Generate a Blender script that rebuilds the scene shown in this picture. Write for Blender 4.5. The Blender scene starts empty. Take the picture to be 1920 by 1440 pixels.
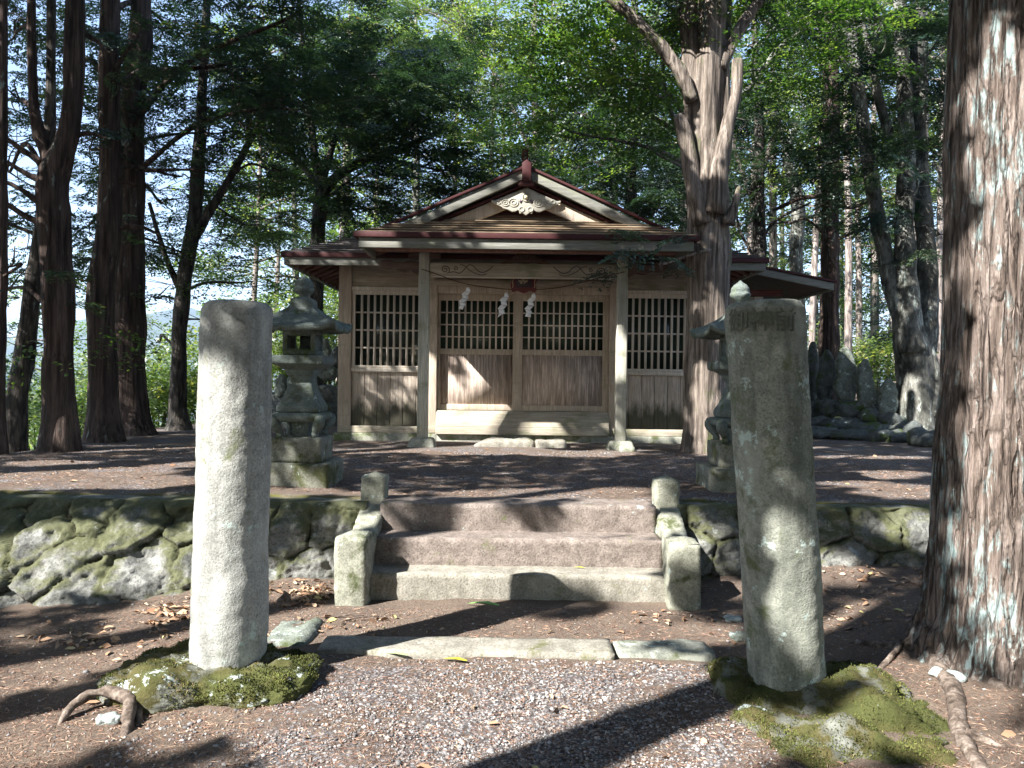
import bpy, math, random
import numpy as np
from mathutils import Vector, Matrix

sc = bpy.context.scene
C = sc.collection
R = math.radians

# ------------------------------------------------------------------ camera
FPX = 1443.0
EYE = 1.546
ROLL, PITCH = 0.013, R(0.4)
cam_d = bpy.data.cameras.new('camera')
cam = bpy.data.objects.new('camera', cam_d); C.objects.link(cam)
cam_d.sensor_width = 36.0; cam_d.lens = 36.0 * FPX / 1920.0
cam_d.clip_start = 0.05; cam_d.clip_end = 20000
F_ = np.array([0, math.cos(PITCH), -math.sin(PITCH)])
U0 = np.array([0, math.sin(PITCH), math.cos(PITCH)])
R0 = np.array([1.0, 0, 0])
RV = math.cos(ROLL) * R0 + math.sin(ROLL) * U0
UV = -math.sin(ROLL) * R0 + math.cos(ROLL) * U0
m = Matrix.Identity(4)
for i in range(3):
    m[i][0] = RV[i]; m[i][1] = UV[i]; m[i][2] = -F_[i]
m[2][3] = EYE
cam.matrix_world = m
sc.camera = cam
CAM = np.array([0, 0, EYE])

# ------------------------------------------------------------------ light
SUN_AZ, SUN_EL = 51.0, 40.0
sdir = np.array([math.sin(R(SUN_AZ)) * math.cos(R(SUN_EL)), math.cos(R(SUN_AZ)) * math.cos(R(SUN_EL)), -math.sin(R(SUN_EL))])
sl = bpy.data.lights.new('sun', 'SUN'); so = bpy.data.objects.new('sun', sl); C.objects.link(so)
sl.energy = 5.0; sl.angle = R(0.5); sl.color = (1.0, 0.975, 0.94)
so.rotation_euler = Vector(tuple(sdir)).to_track_quat('-Z', 'Y').to_euler()
so.location = (-20, -16, 25)
w = bpy.data.worlds.new('World'); sc.world = w; w.use_nodes = True
wn = w.node_tree.nodes; wl = w.node_tree.links
bg = wn['Background']; sky = wn.new('ShaderNodeTexSky'); sky.sky_type = 'NISHITA'
sky.sun_disc = False; sky.sun_elevation = R(SUN_EL); sky.sun_rotation = R(180 + SUN_AZ)
sky.altitude = 700; sky.air_density = 1.0; sky.dust_density = 1.0; sky.ozone_density = 1.0
bg.inputs['Strength'].default_value = 0.085
wl.new(sky.outputs[0], bg.inputs[0])
sc.view_settings.view_transform = 'Standard'; sc.view_settings.look = 'None'
sc.view_settings.exposure = 2.12; sc.view_settings.gamma = 1.0
sc.cycles.use_denoising = True
sc.cycles.max_bounces = 7; sc.cycles.diffuse_bounces = 4; sc.cycles.transmission_bounces = 5
sc.cycles.use_adaptive_sampling = True

# ------------------------------------------------------------------ helpers
def at(px, py, Y):
    """world point seen at photo pixel (px, py) at depth Y"""
    d = (px - 960) / FPX * RV + (720 - py) / FPX * UV + F_
    return CAM + d * (Y / d[1])

def gnd(px, py, z=0.0):
    d = (px - 960) / FPX * RV + (720 - py) / FPX * UV + F_
    return CAM + d * ((z - EYE) / d[2])

def hash3(ix, iy, iz, seed):
    n = (ix.astype(np.int64) * 374761393 + iy.astype(np.int64) * 668265263 + iz.astype(np.int64) * 2147483647 + seed * 974634777) & 0xffffffff
    n = ((n ^ (n >> 13)) * 1274126177) & 0xffffffff
    n = ((n ^ (n >> 16)) * 2246822519) & 0xffffffff
    return ((n ^ (n >> 15)) & 0xffffff) / float(0xffffff)

def vnoise(p, seed=0):
    p = np.asarray(p, float); f = np.floor(p); t = p - f; t = t * t * (3 - 2 * t)
    x, y, z = [f[..., i].astype(np.int64) for i in range(3)]
    r = 0
    for a in (0, 1):
        for b in (0, 1):
            for c in (0, 1):
                wgt = (t[..., 0] if a else 1 - t[..., 0]) * (t[..., 1] if b else 1 - t[..., 1]) * (t[..., 2] if c else 1 - t[..., 2])
                r = r + wgt * hash3(x + a, y + b, z + c, seed)
    return r * 2 - 1

def fbm(p, seed=0, oct=4, gain=0.5):
    p = np.asarray(p, float); a, s, f = 1.0, 0.0, 1.0
    for o in range(oct):
        s = s + a * vnoise(p * f, seed + o * 17); a *= gain; f *= 2.03
    return s

def tag(o, label=None, cat=None, group=None, kind=None):
    if label: o['label'] = label
    if cat: o['category'] = cat
    if group: o['group'] = group
    if kind: o['kind'] = kind
    return o

def wloc(o):
    l = np.zeros(3)
    while o is not None:
        l += np.array(o.location); o = o.parent
    return l

def empty(name, loc, label=None, cat=None, group=None):
    o = bpy.data.objects.new(name, None); C.objects.link(o); o.location = tuple(float(c) for c in loc)
    o.empty_display_size = 0.1
    return tag(o, label, cat, group)

def raw_mesh(name, V, loops, starts, mat, smooth=False, attrs=None, matidx=None, mats=None):
    me = bpy.data.meshes.new(name)
    V = np.asarray(V, np.float32).reshape(-1, 3)
    loops = np.asarray(loops, np.int32); starts = np.asarray(starts, np.int32)
    me.vertices.add(len(V)); me.vertices.foreach_set('co', V.ravel())
    me.loops.add(len(loops)); me.loops.foreach_set('vertex_index', loops)
    me.polygons.add(len(starts)); me.polygons.foreach_set('loop_start', starts)
    if smooth: me.polygons.foreach_set('use_smooth', np.ones(len(starts), bool))
    for k, (dom, arr) in (attrs or {}).items():
        a = me.attributes.new(k, 'FLOAT', dom); a.data.foreach_set('value', np.asarray(arr, np.float32))
    for mm in (mats or [mat]):
        if mm: me.materials.append(mm)
    if matidx is not None: me.polygons.foreach_set('material_index', np.asarray(matidx, np.int32))
    me.update(calc_edges=True); me.validate()
    return me

def obj(name, me, parent=None, loc=None):
    """mesh data in world coordinates -> object whose origin is its parent's (or loc)"""
    o = bpy.data.objects.new(name, me); C.objects.link(o)
    off = None
    if parent is not None:
        o.parent = parent; off = wloc(parent)
    elif loc is not None:
        off = np.asarray(loc, float); o.location = tuple(float(c) for c in off)
    if off is not None and np.any(off):
        v = np.empty(len(me.vertices) * 3, np.float32); me.vertices.foreach_get('co', v)
        v = v.reshape(-1, 3) - off.astype(np.float32); me.vertices.foreach_set('co', v.ravel()); me.update()
    return o

def quads_mesh(name, Q, mat, attrs=None, smooth=False):
    Q = np.asarray(Q).reshape(-1, 4, 3); n = len(Q)
    return raw_mesh(name, Q.reshape(-1, 3), np.arange(n * 4), np.arange(n) * 4, mat, smooth, attrs)

class MB:
    def __init__(s): s.v = []; s.f = []; s.n = 0
    def add(s, V, F):
        V = np.asarray(V, float).reshape(-1, 3)
        s.v.append(V); s.f += [tuple(int(i) + s.n for i in f) for f in F]; s.n += len(V); return s
    def box(s, x0, x1, y0, y1, z0, z1, tf=None):
        V = np.array([(x, y, z) for z in (z0, z1) for y in (y0, y1) for x in (x0, x1)], float)
        if tf is not None: V = tf(V)
        return s.add(V, [(0, 2, 3, 1), (4, 5, 7, 6), (0, 1, 5, 4), (2, 6, 7, 3), (0, 4, 6, 2), (1, 3, 7, 5)])
    def beam(s, p0, p1, w, h, up=(0, 0, 1)):
        """bar from p0 to p1, w across, h along up; p0/p1 are the centre line"""
        p0 = np.array(p0, float); p1 = np.array(p1, float); d = p1 - p0; d /= np.linalg.norm(d)
        sd = np.cross(d, up); sd /= np.linalg.norm(sd); u = np.cross(sd, d)
        V = [p + sd * a * w / 2 + u * b * h / 2 for b in (-1, 1) for p in (p0, p1) for a in (-1, 1)]
        return s.add(V, [(0, 1, 3, 2), (4, 6, 7, 5), (0, 4, 5, 1), (2, 3, 7, 6), (0, 2, 6, 4), (1, 5, 7, 3)])
    def vbeam(s, p0, p1, w, h):
        """bar with plumb-cut ends: h measured vertically, w across y"""
        p0 = np.array(p0, float); p1 = np.array(p1, float)
        V = [p + np.array([0, a * w / 2, b * h / 2]) for b in (-1, 1) for p in (p0, p1) for a in (-1, 1)]
        return s.add(V, [(0, 1, 3, 2), (4, 6, 7, 5), (0, 4, 5, 1), (2, 3, 7, 6), (0, 2, 6, 4), (1, 5, 7, 3)])
    def prism(s, pts, y0, y1):
        n = len(pts); V = [(x, y0, z) for x, z in pts] + [(x, y1, z) for x, z in pts]
        F = [tuple(range(n)), tuple(range(2 * n - 1, n - 1, -1))]
        F += [(i, i + n, (i + 1) % n + n, (i + 1) % n) for i in range(n)]
        return s.add(V, F)
    def tube(s, P, rad, n=12, cap=True, wob=0.0, seed=0, ecc=None, bark=0.0, bf=(5, 5, .6), ridged=False):
        P = np.asarray(P, float); rad = np.broadcast_to(np.asarray(rad, float), (len(P),))
        T = np.gradient(P, axis=0); T /= np.linalg.norm(T, axis=1)[:, None] + 1e-9
        ref = np.array([0, 1.0, 0]) if abs(T[0][1]) < .9 else np.array([1.0, 0, 0])
        a = np.cross(ref, T[0]); a /= np.linalg.norm(a); A = []
        for t in T:
            a = a - t * np.dot(a, t); a /= np.linalg.norm(a) + 1e-9; A.append(a.copy())
        A = np.array(A); B = np.cross(T, A); th = np.arange(n) / n * 2 * np.pi
        D = A[:, None, :] * np.cos(th)[None, :, None] + B[:, None, :] * np.sin(th)[None, :, None]
        rr = np.repeat(rad[:, None], n, 1)
        base = P[:, None, :] + D * rr[..., None]
        if wob: rr = rr * (1 + wob * fbm(base * 2.2 / max(rad.max(), .05) * .35, seed, 3))
        if bark and ridged:
            q_ = base * np.array(bf); q_ = q_ + .6 * vnoise(base * np.array([3, 3, 1.2]), seed + 2)[..., None]
            rdg = 1 - np.abs(fbm(q_, seed + 5, 3, .5)) * 1.6; rr = rr + bark * (np.clip(rdg, -1, 1) + .45 * fbm(q_ * np.array([2.5, 2.5, 2.0]), seed + 9, 3, .6))
        elif bark: rr = rr + bark * fbm(base * np.array(bf) * 1.0, seed + 5, 4, .6)
        V = P[:, None, :] + D * rr[..., None]
        k = len(P); F = []
        for i in range(k - 1):
            for j in range(n):
                F.append((i * n + j, i * n + (j + 1) % n, (i + 1) * n + (j + 1) % n, (i + 1) * n + j))
        V = V.reshape(-1, 3)
        if cap:
            F.append(tuple(range(n - 1, -1, -1))); F.append(tuple((k - 1) * n + j for j in range(n)))
        return s.add(V, F)
    def mesh(s, name, mat, smooth=False):
        V = np.concatenate(s.v); loops = [i for f in s.f for i in f]
        ln = np.array([len(f) for f in s.f]); st = np.concatenate([[0], np.cumsum(ln)[:-1]])
        return raw_mesh(name, V, loops, st, mat, smooth)
    def build(s, name, mat, parent=None, smooth=False, bevel=0.0, loc=None):
        o = obj(name, s.mesh(name, mat, smooth), parent, loc)
        if bevel:
            b = o.modifiers.new('bevel', 'BEVEL'); b.width = bevel; b.segments = 2; b.limit_method = 'ANGLE'
        return o

def smooth_path(pts, n=6):
    P = np.asarray(pts, float); P = np.vstack([2 * P[0] - P[1], P, 2 * P[-1] - P[-2]]); out = []
    for i in range(1, len(P) - 2):
        for t in np.arange(n) / n:
            out.append(.5 * ((2 * P[i]) + (-P[i - 1] + P[i + 1]) * t + (2 * P[i - 1] - 5 * P[i] + 4 * P[i + 1] - P[i + 2]) * t * t + (-P[i - 1] + 3 * P[i] - 3 * P[i + 1] + P[i + 2]) * t ** 3))
    out.append(P[-2]); return np.array(out)

def rock(center, size, seed, amp=.12, n=14, power=2.6, flat=None, freq=1.6, mat=None, name='rock', parent=None, rot=0, tilt=(0, 0), loc=None, fine=.02):
    """a rounded block: cube-sphere with superellipsoid rounding and noise"""
    g = np.linspace(-1, 1, n + 1); V = []; F = []; k = 0
    for ax in range(3):
        for sg in (-1, 1):
            a, b = np.meshgrid(g, g, indexing='ij'); P = np.zeros((n + 1, n + 1, 3))
            P[..., ax] = sg; P[..., (ax + 1) % 3] = a; P[..., (ax + 2) % 3] = b
            V.append(P.reshape(-1, 3))
            for i in range(n):
                for j in range(n):
                    q = [k + i * (n + 1) + j, k + (i + 1) * (n + 1) + j, k + (i + 1) * (n + 1) + j + 1, k + i * (n + 1) + j + 1]
                    F.append(tuple(q if sg > 0 else q[::-1]))
            k += (n + 1) ** 2
    V = np.concatenate(V)
    V = V / (np.abs(V) ** power).sum(1)[:, None] ** (1 / power)
    s = np.asarray(size, float) / 2; W = V * s
    nn = V / np.linalg.norm(V, axis=1)[:, None]
    mx = s.mean()
    W = W + nn * (amp * mx * fbm(W / mx * freq + seed * 7.3, seed, 3))[:, None] + nn * (fine * mx * fbm(W / mx * freq * 6 + seed, seed + 3, 5, .62))[:, None]
    c, sn = math.cos(rot), math.sin(rot)
    M = np.array([[c, -sn, 0], [sn, c, 0], [0, 0, 1]])
    tx, ty = tilt
    Mx = np.array([[1, 0, 0], [0, math.cos(tx), -math.sin(tx)], [0, math.sin(tx), math.cos(tx)]])
    My = np.array([[math.cos(ty), 0, math.sin(ty)], [0, 1, 0], [-math.sin(ty), 0, math.cos(ty)]])
    W = W @ (M @ My @ Mx).T + np.asarray(center, float)
    # merge cube seams
    key = np.round(V * 1e4).astype(np.int64); _, idx, inv = np.unique(key, axis=0, return_index=True, return_inverse=True)
    inv = inv.ravel(); W = W[idx]; F = [tuple(int(inv[i]) for i in f) for f in F]
    mb = MB(); mb.add(W, F)
    if mat is None: return mb
    return mb.build(name, mat, parent, True, loc=loc)

# ------------------------------------------------------------------ materials
class NT:
    def __init__(s, name):
        s.m = bpy.data.materials.new(name); s.m.use_nodes = True; s.t = s.m.node_tree
        s.p = s.t.nodes['Principled BSDF']; s.out = s.t.nodes['Material Output']
        s.tc = s.t.nodes.new('ShaderNodeTexCoord'); s.obj = s.tc.outputs['Object']
    def n(s, k): return s.t.nodes.new('ShaderNode' + k)
    def l(s, a, b): s.t.links.new(a, b)
    def mapping(s, scale, src=None, loc=(0, 0, 0), rot=(0, 0, 0)):
        mp = s.n('Mapping'); mp.inputs['Scale'].default_value = scale; mp.inputs['Location'].default_value = loc
        mp.inputs['Rotation'].default_value = rot
        s.l(src or s.obj, mp.inputs['Vector']); return mp.outputs[0]
    def noise(s, scale=5, detail=6, rough=.6, vec=None, dist=0):
        x = s.n('TexNoise'); x.inputs['Scale'].default_value = scale; x.inputs['Detail'].default_value = detail
        x.inputs['Roughness'].default_value = rough; x.inputs['Distortion'].default_value = dist
        s.l(vec or s.obj, x.inputs['Vector']); return x.outputs['Fac']
    def voro(s, scale, vec=None, feature='F1', out='Distance', rnd=1.0):
        x = s.n('TexVoronoi'); x.feature = feature; x.inputs['Scale'].default_value = scale
        x.inputs['Randomness'].default_value = rnd
        s.l(vec or s.obj, x.inputs['Vector']); return x.outputs[out]
    def ramp(s, fac, stops, interp='LINEAR'):
        x = s.n('ValToRGB'); x.color_ramp.interpolation = interp; el = x.color_ramp.elements
        while len(el) > 1: el.remove(el[0])
        first = True
        for p, c in stops:
            if not isinstance(c, (tuple, list)): c = (c, c, c)
            e = el[0] if first else el.new(p); first = False
            e.position = p; e.color = (*c, 1)
        s.l(fac, x.inputs[0]); return x.outputs[0]
    def mix(s, fac, a, b, mode='MIX'):
        x = s.n('Mix'); x.data_type = 'RGBA'; x.blend_type = mode
        for sock, v in ((x.inputs[0], fac), (x.inputs[6], a), (x.inputs[7], b)):
            if isinstance(v, (int, float)): sock.default_value = v
            elif isinstance(v, (tuple, list)): sock.default_value = (*v, 1)
            else: s.l(v, sock)
        return x.outputs[2]
    def math(s, op, a, b=None, clamp=False):
        x = s.n('Math'); x.operation = op; x.use_clamp = clamp
        for i, v in enumerate((a, b)):
            if v is None: continue
            if isinstance(v, (int, float)): x.inputs[i].default_value = v
            else: s.l(v, x.inputs[i])
        return x.outputs[0]
    def sep(s, src=None):
        x = s.n('SeparateXYZ'); s.l(src or s.obj, x.inputs[0]); return x.outputs
    def geo(s): return s.n('NewGeometry').outputs
    def attr(s, name):
        x = s.n('Attribute'); x.attribute_name = name; return x.outputs['Fac']
    def bump(s, h, strength=.5, dist=.01, prev=None):
        x = s.n('Bump'); x.inputs['Strength'].default_value = strength; x.inputs['Distance'].default_value = dist
        s.l(h, x.inputs['Height'])
        if prev: s.l(prev, x.inputs['Normal'])
        return x.outputs[0]
    def done(s, col=None, rough=.85, normal=None, spec=.25, metal=0):
        if col is not None:
            if isinstance(col, tuple): s.p.inputs['Base Color'].default_value = (*col, 1)
            else: s.l(col, s.p.inputs['Base Color'])
        if isinstance(rough, (int, float)): s.p.inputs['Roughness'].default_value = rough
        else: s.l(rough, s.p.inputs['Roughness'])
        s.p.inputs['Specular IOR Level'].default_value = spec; s.p.inputs['Metallic'].default_value = metal
        if normal: s.l(normal, s.p.inputs['Normal'])
        return s.m

def m_stone(name, c0, c1, moss=0.0, lichen=0.0, mossc=(.07, .09, .02), speck=90, bump=.6, mz=None, spk=.5, streak=0.0, midb=1.0):
    t = NT(name)
    big = t.noise(2.3, 5); mid = t.noise(14, 6, .65); sp = t.noise(speck, 3, .7)
    col = t.ramp(mid, [(.3, c0), (.7, c1)])
    col = t.mix(t.ramp(sp, [(.36, spk), (.5, .0)]), col, (c0[0] * .35, c0[1] * .35, c0[2] * .35))
    col = t.mix(t.ramp(sp, [(.58, 0.), (.7, spk * .8)]), col, (min(1, c1[0] * 1.5), min(1, c1[1] * 1.5), min(1, c1[2] * 1.5)))
    if streak:
        f = t.noise(1.0, 6, .65, t.mapping((9, 9, .9))); col = t.mix(t.ramp(f, [(.42, streak), (.56, 0.)]), col, tuple(x * .45 for x in c0))
        f = t.noise(1.0, 6, .65, t.mapping((3, 3, 1.6), loc=(3, 3, 3))); col = t.mix(t.ramp(f, [(.52, 0.), (.66, streak)]), col, tuple(min(1, x * 1.3) for x in c1))
    if moss:
        f = t.noise(4.2, 8, .68, dist=.3)
        mk = t.ramp(f, [(.62 - .32 * moss, 0.), (.72 - .32 * moss, 1.)])
        if mz:
            z = t.sep()[2]; k = t.ramp(t.math('ADD', t.math('MULTIPLY', z, mz[0]), mz[1], True), [(0, 0.), (1, 1.)])
            mk = t.mix(1.0, mk, k, 'MULTIPLY')
        mc = t.mix(t.noise(60, 3), tuple(x * .6 for x in mossc), tuple(x * 1.4 for x in mossc))
        col = t.mix(mk, col, mc)
    if lichen:
        f = t.noise(7.5, 8, .72, t.mapping((1, 1, 1), loc=(3, 5, 1)))
        mk = t.ramp(f, [(.66 - .2 * lichen, 0.), (.70 - .2 * lichen, .9)])
        col = t.mix(mk, col, t.mix(sp, (.28, .36, .33), (.6, .68, .62)))
    nb = t.bump(mid, bump * .6 * midb, .02); nb = t.bump(sp, bump, .006, nb)
    return t.done(col, .9, nb, .2)

def m_bark(name, c0, c1, lichen=0.0, lc=(.3, .4, .37), fx=16, fz=1.1, bump=1.0, moss=0.0, plate=False):
    t = NT(name)
    v = t.mapping((fx, fx, fz)); n1 = t.noise(1.0, 7, .62, v, .15)
    v2 = t.mapping((fx * 3.5, fx * 3.5, fz * 3)); n2 = t.noise(1.0, 5, .65, v2, .3)
    big = t.noise(1.7, 4)
    col = t.ramp(n1, [(.36, tuple(x * .22 for x in c0)), (.46, c0), (.62, c1), (.78, tuple(min(1, x * 1.25) for x in c1))])
    col = t.mix(t.ramp(n2, [(.35, .65), (.55, 0.)]), col, tuple(x * .4 for x in c0))
    col = t.mix(t.ramp(big, [(.35, .45), (.65, 0.)]), col, tuple((a + b) * .25 for a, b in zip(c0, c1)))
    if lichen:
        f = t.noise(1.0, 7, .72, t.mapping((15, 15, 4.2), loc=(4, 1, 7)), .4)
        f = t.math('ADD', t.math('MULTIPLY', f, .75), t.math('MULTIPLY', t.noise(1.0, 3, .5, t.mapping((2.2, 2.2, .8), loc=(7, 7, 7))), .28))
        mk = t.ramp(f, [(.66 - .2 * lichen, 0.), (.72 - .2 * lichen, .85)])
        mk = t.mix(1.0, mk, t.ramp(n1, [(.42, 0.), (.5, 1.)]), 'MULTIPLY')
        col = t.mix(mk, col, t.mix(n2, tuple(x * .7 for x in lc), tuple(min(1, x * 1.4) for x in lc)))
    if moss:
        f = t.noise(3.1, 6, .7, t.mapping((1, 1, .5), loc=(9, 2, 3)))
        mk = t.ramp(f, [(.66 - .25 * moss, 0.), (.76 - .25 * moss, .8)])
        col = t.mix(mk, col, (.075, .095, .03))
    nb = t.bump(n1, bump, .035); nb = t.bump(n2, bump * .7, .012, nb)
    if plate:
        wv = t.noise(1.0, 4, .6, t.mapping((5, 5, 2.2))); vm = t.n('Vector' + 'Math'); vm.operation = 'ADD'
        cx = t.n('CombineXYZ'); sc1 = t.math('MULTIPLY', wv, 1.6)
        for k_ in (0, 1): t.l(sc1, cx.inputs[k_])
        t.l(t.mapping((19, 19, 1.9)), vm.inputs[0]); t.l(cx.outputs[0], vm.inputs[1])
        ve = t.voro(1.0, vm.outputs[0], 'DISTANCE_TO_EDGE')
        col = t.mix(t.ramp(ve, [(.0, .7), (.04, .22), (.09, 0.)]), col, tuple(x * .22 for x in c0)); nb = t.bump(t.ramp(ve, [(0, 0.), (.16, 1.)]), .9, .02, nb)
    return t.done(col, .92, nb, .15)

def m_wood(name, c0, c1, axis=2, stain=0.0, sc_=1.0, streak=0.0, green=(.16, .17, .09), zg=None, rough=.8):
    t = NT(name)
    s = [24 * sc_] * 3; s[axis] = 1.6 * sc_
    g = t.noise(1.0, 6, .6, t.mapping(tuple(s)), .6)
    s2 = [110 * sc_] * 3; s2[axis] = 4 * sc_
    g2 = t.noise(1.0, 4, .6, t.mapping(tuple(s2)))
    big = t.noise(1.4, 5, .6)
    col = t.ramp(g, [(.3, c0), (.68, c1)])
    col = t.mix(t.ramp(g2, [(.35, .55), (.55, 0.)]), col, tuple(x * .5 for x in c0))
    col = t.mix(t.ramp(big, [(.4, .35), (.6, 0.)]), col, tuple(x * .62 for x in c0))
    if stain:
        f = t.noise(2.1, 6, .65, t.mapping((1, 1, 2.2), loc=(2, 8, 5)))
        col = t.mix(t.ramp(f, [(.62 - .3 * stain, 0.), (.78 - .3 * stain, .75)]), col, green)
    if streak:
        f = t.noise(1.0, 5, .6, t.mapping((34, 34, 2.5), loc=(1, 1, 4)))
        col = t.mix(t.ramp(f, [(.48, 0.), (.62, streak)]), col, tuple(min(1, x * 1.5) for x in c1))
        f = t.noise(1.0, 5, .6, t.mapping((46, 46, 3.5), loc=(7, 1, 4)))
        col = t.mix(t.ramp(f, [(.56, 0.), (.66, streak)]), col, tuple(x * .3 for x in c0))
    if zg:
        z = t.sep()[2]; f = t.noise(3.2, 6, .7, t.mapping((3, 3, .8)))
        h = t.math('ADD', t.math('MULTIPLY', t.math('SUBTRACT', zg, z), 3.2), t.math('MULTIPLY', t.math('SUBTRACT', f, .5), 2.2), True)
        col = t.mix(t.ramp(h, [(0, 0.), (.7, .9)]), col, (.05, .052, .032))
    nb = t.bump(g, .35, .01); nb = t.bump(g2, .5, .004, nb)
    return t.done(col, rough, nb, .2)

def m_leaf(name, stops, trans=.45):
    t = NT(name)
    v = t.attr('v')
    col = t.ramp(v, stops)
    d = t.n('BsdfDiffuse'); tr = t.n('BsdfTranslucent'); mx = t.n('MixShader'); gl = t.n('BsdfGlossy'); m2 = t.n('MixShader')
    t.l(col, d.inputs['Color'])
    tc = t.mix(1.0, col, (1.5, 1.7, .7), 'MULTIPLY'); t.l(tc, tr.inputs['Color'])
    mx.inputs[0].default_value = trans; t.l(d.outputs[0], mx.inputs[1]); t.l(tr.outputs[0], mx.inputs[2])
    gl.inputs['Roughness'].default_value = .45; gl.inputs['Color'].default_value = (.8, .85, .9, 1)
    m2.inputs[0].default_value = .06; t.l(mx.outputs[0], m2.inputs[1]); t.l(gl.outputs[0], m2.inputs[2])
    t.l(m2.outputs[0], t.out.inputs['Surface']); t.t.nodes.remove(t.p)
    return t.m

def m_plain(name, c, rough=.7, spec=.3, var=.3, sc_=20):
    t = NT(name); n = t.noise(sc_, 5)
    col = t.mix(n, tuple(x * (1 - var) for x in c), tuple(min(1, x * (1 + var)) for x in c))
    return t.done(col, rough, t.bump(n, .2, .005), spec)

M = {}
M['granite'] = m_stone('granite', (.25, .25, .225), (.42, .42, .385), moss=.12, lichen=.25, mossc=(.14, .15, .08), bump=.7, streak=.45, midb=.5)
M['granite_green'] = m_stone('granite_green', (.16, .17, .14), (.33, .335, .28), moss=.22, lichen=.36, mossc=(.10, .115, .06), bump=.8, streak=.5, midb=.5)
M['lantern'] = m_stone('lantern_stone', (.085, .105, .095), (.18, .205, .185), moss=.3, lichen=.2, mossc=(.07, .085, .04))
M['block'] = m_stone('block_stone', (.13, .13, .10), (.27, .27, .22), moss=.4, lichen=.25, mossc=(.075, .08, .035))
M['step'] = m_stone('step_stone', (.12, .097, .083), (.27, .225, .195), moss=.1, lichen=.12, mossc=(.13, .14, .06), speck=70, bump=.9, midb=.35)
M['gstep'] = m_stone('pale_step_stone', (.175, .162, .13), (.33, .308, .26), moss=.1, lichen=.1, mossc=(.12, .12, .06), speck=70, bump=.9, midb=.35, streak=.2)
M['cheek'] = m_stone('cheek_stone', (.17, .17, .13), (.35, .35, .28), moss=.26, lichen=.3, mossc=(.075, .085, .038))
M['wall'] = None
M['rockmoss'] = None
M['dark_rock'] = m_stone('dark_rock', (.045, .05, .05), (.13, .14, .13), moss=.3, lichen=.12, mossc=(.05, .075, .015))
M['monument'] = m_stone('monument_stone', (.09, .105, .09), (.24, .26, .22), moss=.25, lichen=.4, mossc=(.06, .075, .03))
M['pale_rock'] = m_stone('pale_rock', (.20, .23, .215), (.38, .42, .40), moss=0, lichen=.1)
M['found'] = m_stone('foundation_stone', (.22, .22, .18), (.38, .38, .31), moss=.35, lichen=.1, mossc=(.12, .14, .06))
M['cedar'] = m_bark('cedar_bark', (.055, .039, .032), (.145, .105, .088), lichen=.25, lc=(.25, .31, .27))
M['bigbark'] = m_bark('big_tree_bark', (.16, .122, .10), (.33, .27, .235), lichen=.58, lc=(.30, .39, .38), fx=24, fz=2.4, bump=1.0, plate=True)
M['midbark'] = m_bark('mid_tree_bark', (.15, .122, .10), (.37, .31, .26), lichen=.1, fx=20, fz=1.2, bump=1.0, moss=.35)
M['darkbark'] = m_bark('dark_bark', (.05, .045, .04), (.16, .14, .12), lichen=.3, lc=(.25, .3, .27), fx=14, fz=3)
M['greybark'] = m_bark('grey_bark', (.10, .10, .085), (.25, .24, .21), lichen=.5, lc=(.4, .45, .4), fx=7, fz=3.5)
M['palebark'] = m_bark('pale_bark', (.22, .18, .16), (.45, .39, .35), lichen=.2, fx=14, fz=2)
M['root'] = m_bark('root_bark', (.12, .09, .07), (.29, .235, .195), fx=20, fz=20, bump=.5)
M['wood'] = m_wood('weathered_wood', (.40, .325, .25), (.63, .53, .42), 2, stain=.12)
M['woodh'] = m_wood('weathered_wood_beam', (.32, .275, .21), (.53, .47, .375), 0, stain=.42)
M['plank'] = m_wood('plank_wood', (.41, .335, .265), (.63, .54, .45), 2, streak=.25, zg=.66)
M['panel'] = m_wood('door_panel_wood', (.36, .28, .23), (.57, .465, .39), 2, streak=.6)
M['lattice'] = m_wood('lattice_wood', (.56, .49, .40), (.78, .71, .61), 2)
M['post'] = m_wood('grey_green_post', (.36, .35, .29), (.58, .56, .47), 2, stain=.35, green=(.2, .22, .12))
M['fascia'] = m_wood('silver_fascia', (.145, .145, .12), (.29, .285, .25), 0, stain=.3, green=(.2, .21, .14))
M['redwood'] = m_wood('dark_red_wood', (.10, .035, .028), (.20, .075, .055), 0)
M['darkwood'] = m_wood('dark_carved_wood', (.07, .045, .035), (.17, .11, .085), 0)
M['soffit'] = m_wood('soffit_wood', (.15, .075, .055), (.28, .15, .11), 1)
M['red'] = m_plain('red_trim', (.055, .017, .017), .65, .2)
M['roof'] = m_wood('roof_boards', (.16, .12, .085), (.50, .39, .27), 0, sc_=2.0)
M['roofdk'] = m_wood('grey_roof_boards', (.13, .12, .12), (.26, .24, .23), 0, sc_=.6)
M['white_carving'] = m_plain('pale_carving', (.38, .36, .30), .85)
M['paper'] = m_plain('white_paper', (.86, .86, .84), .8, .2, .05)
M['rope'] = m_plain('rope', (.10, .06, .04), .9)
M['gold'] = m_plain('pale_gold_paint', (.55, .48, .33), .5)
M['plaque'] = m_plain('plaque_red', (.14, .012, .018), .35, .5)
M['plaque_in'] = m_plain('plaque_dark', (.035, .02, .03), .4, .5)
M['carve'] = m_plain('carved_line', (.105, .11, .085), .95, .1, .5, 60)
t = NT('window_glass'); n_ = t.noise(1.2, 3)
M['glass'] = t.done(t.ramp(n_, [(.3, (.02, .03, .024)), (.7, (.05, .075, .045))]), .12, t.bump(n_, .15, .05), .6)  # green mottling in the base colour stands in for the reflected wood

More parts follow.
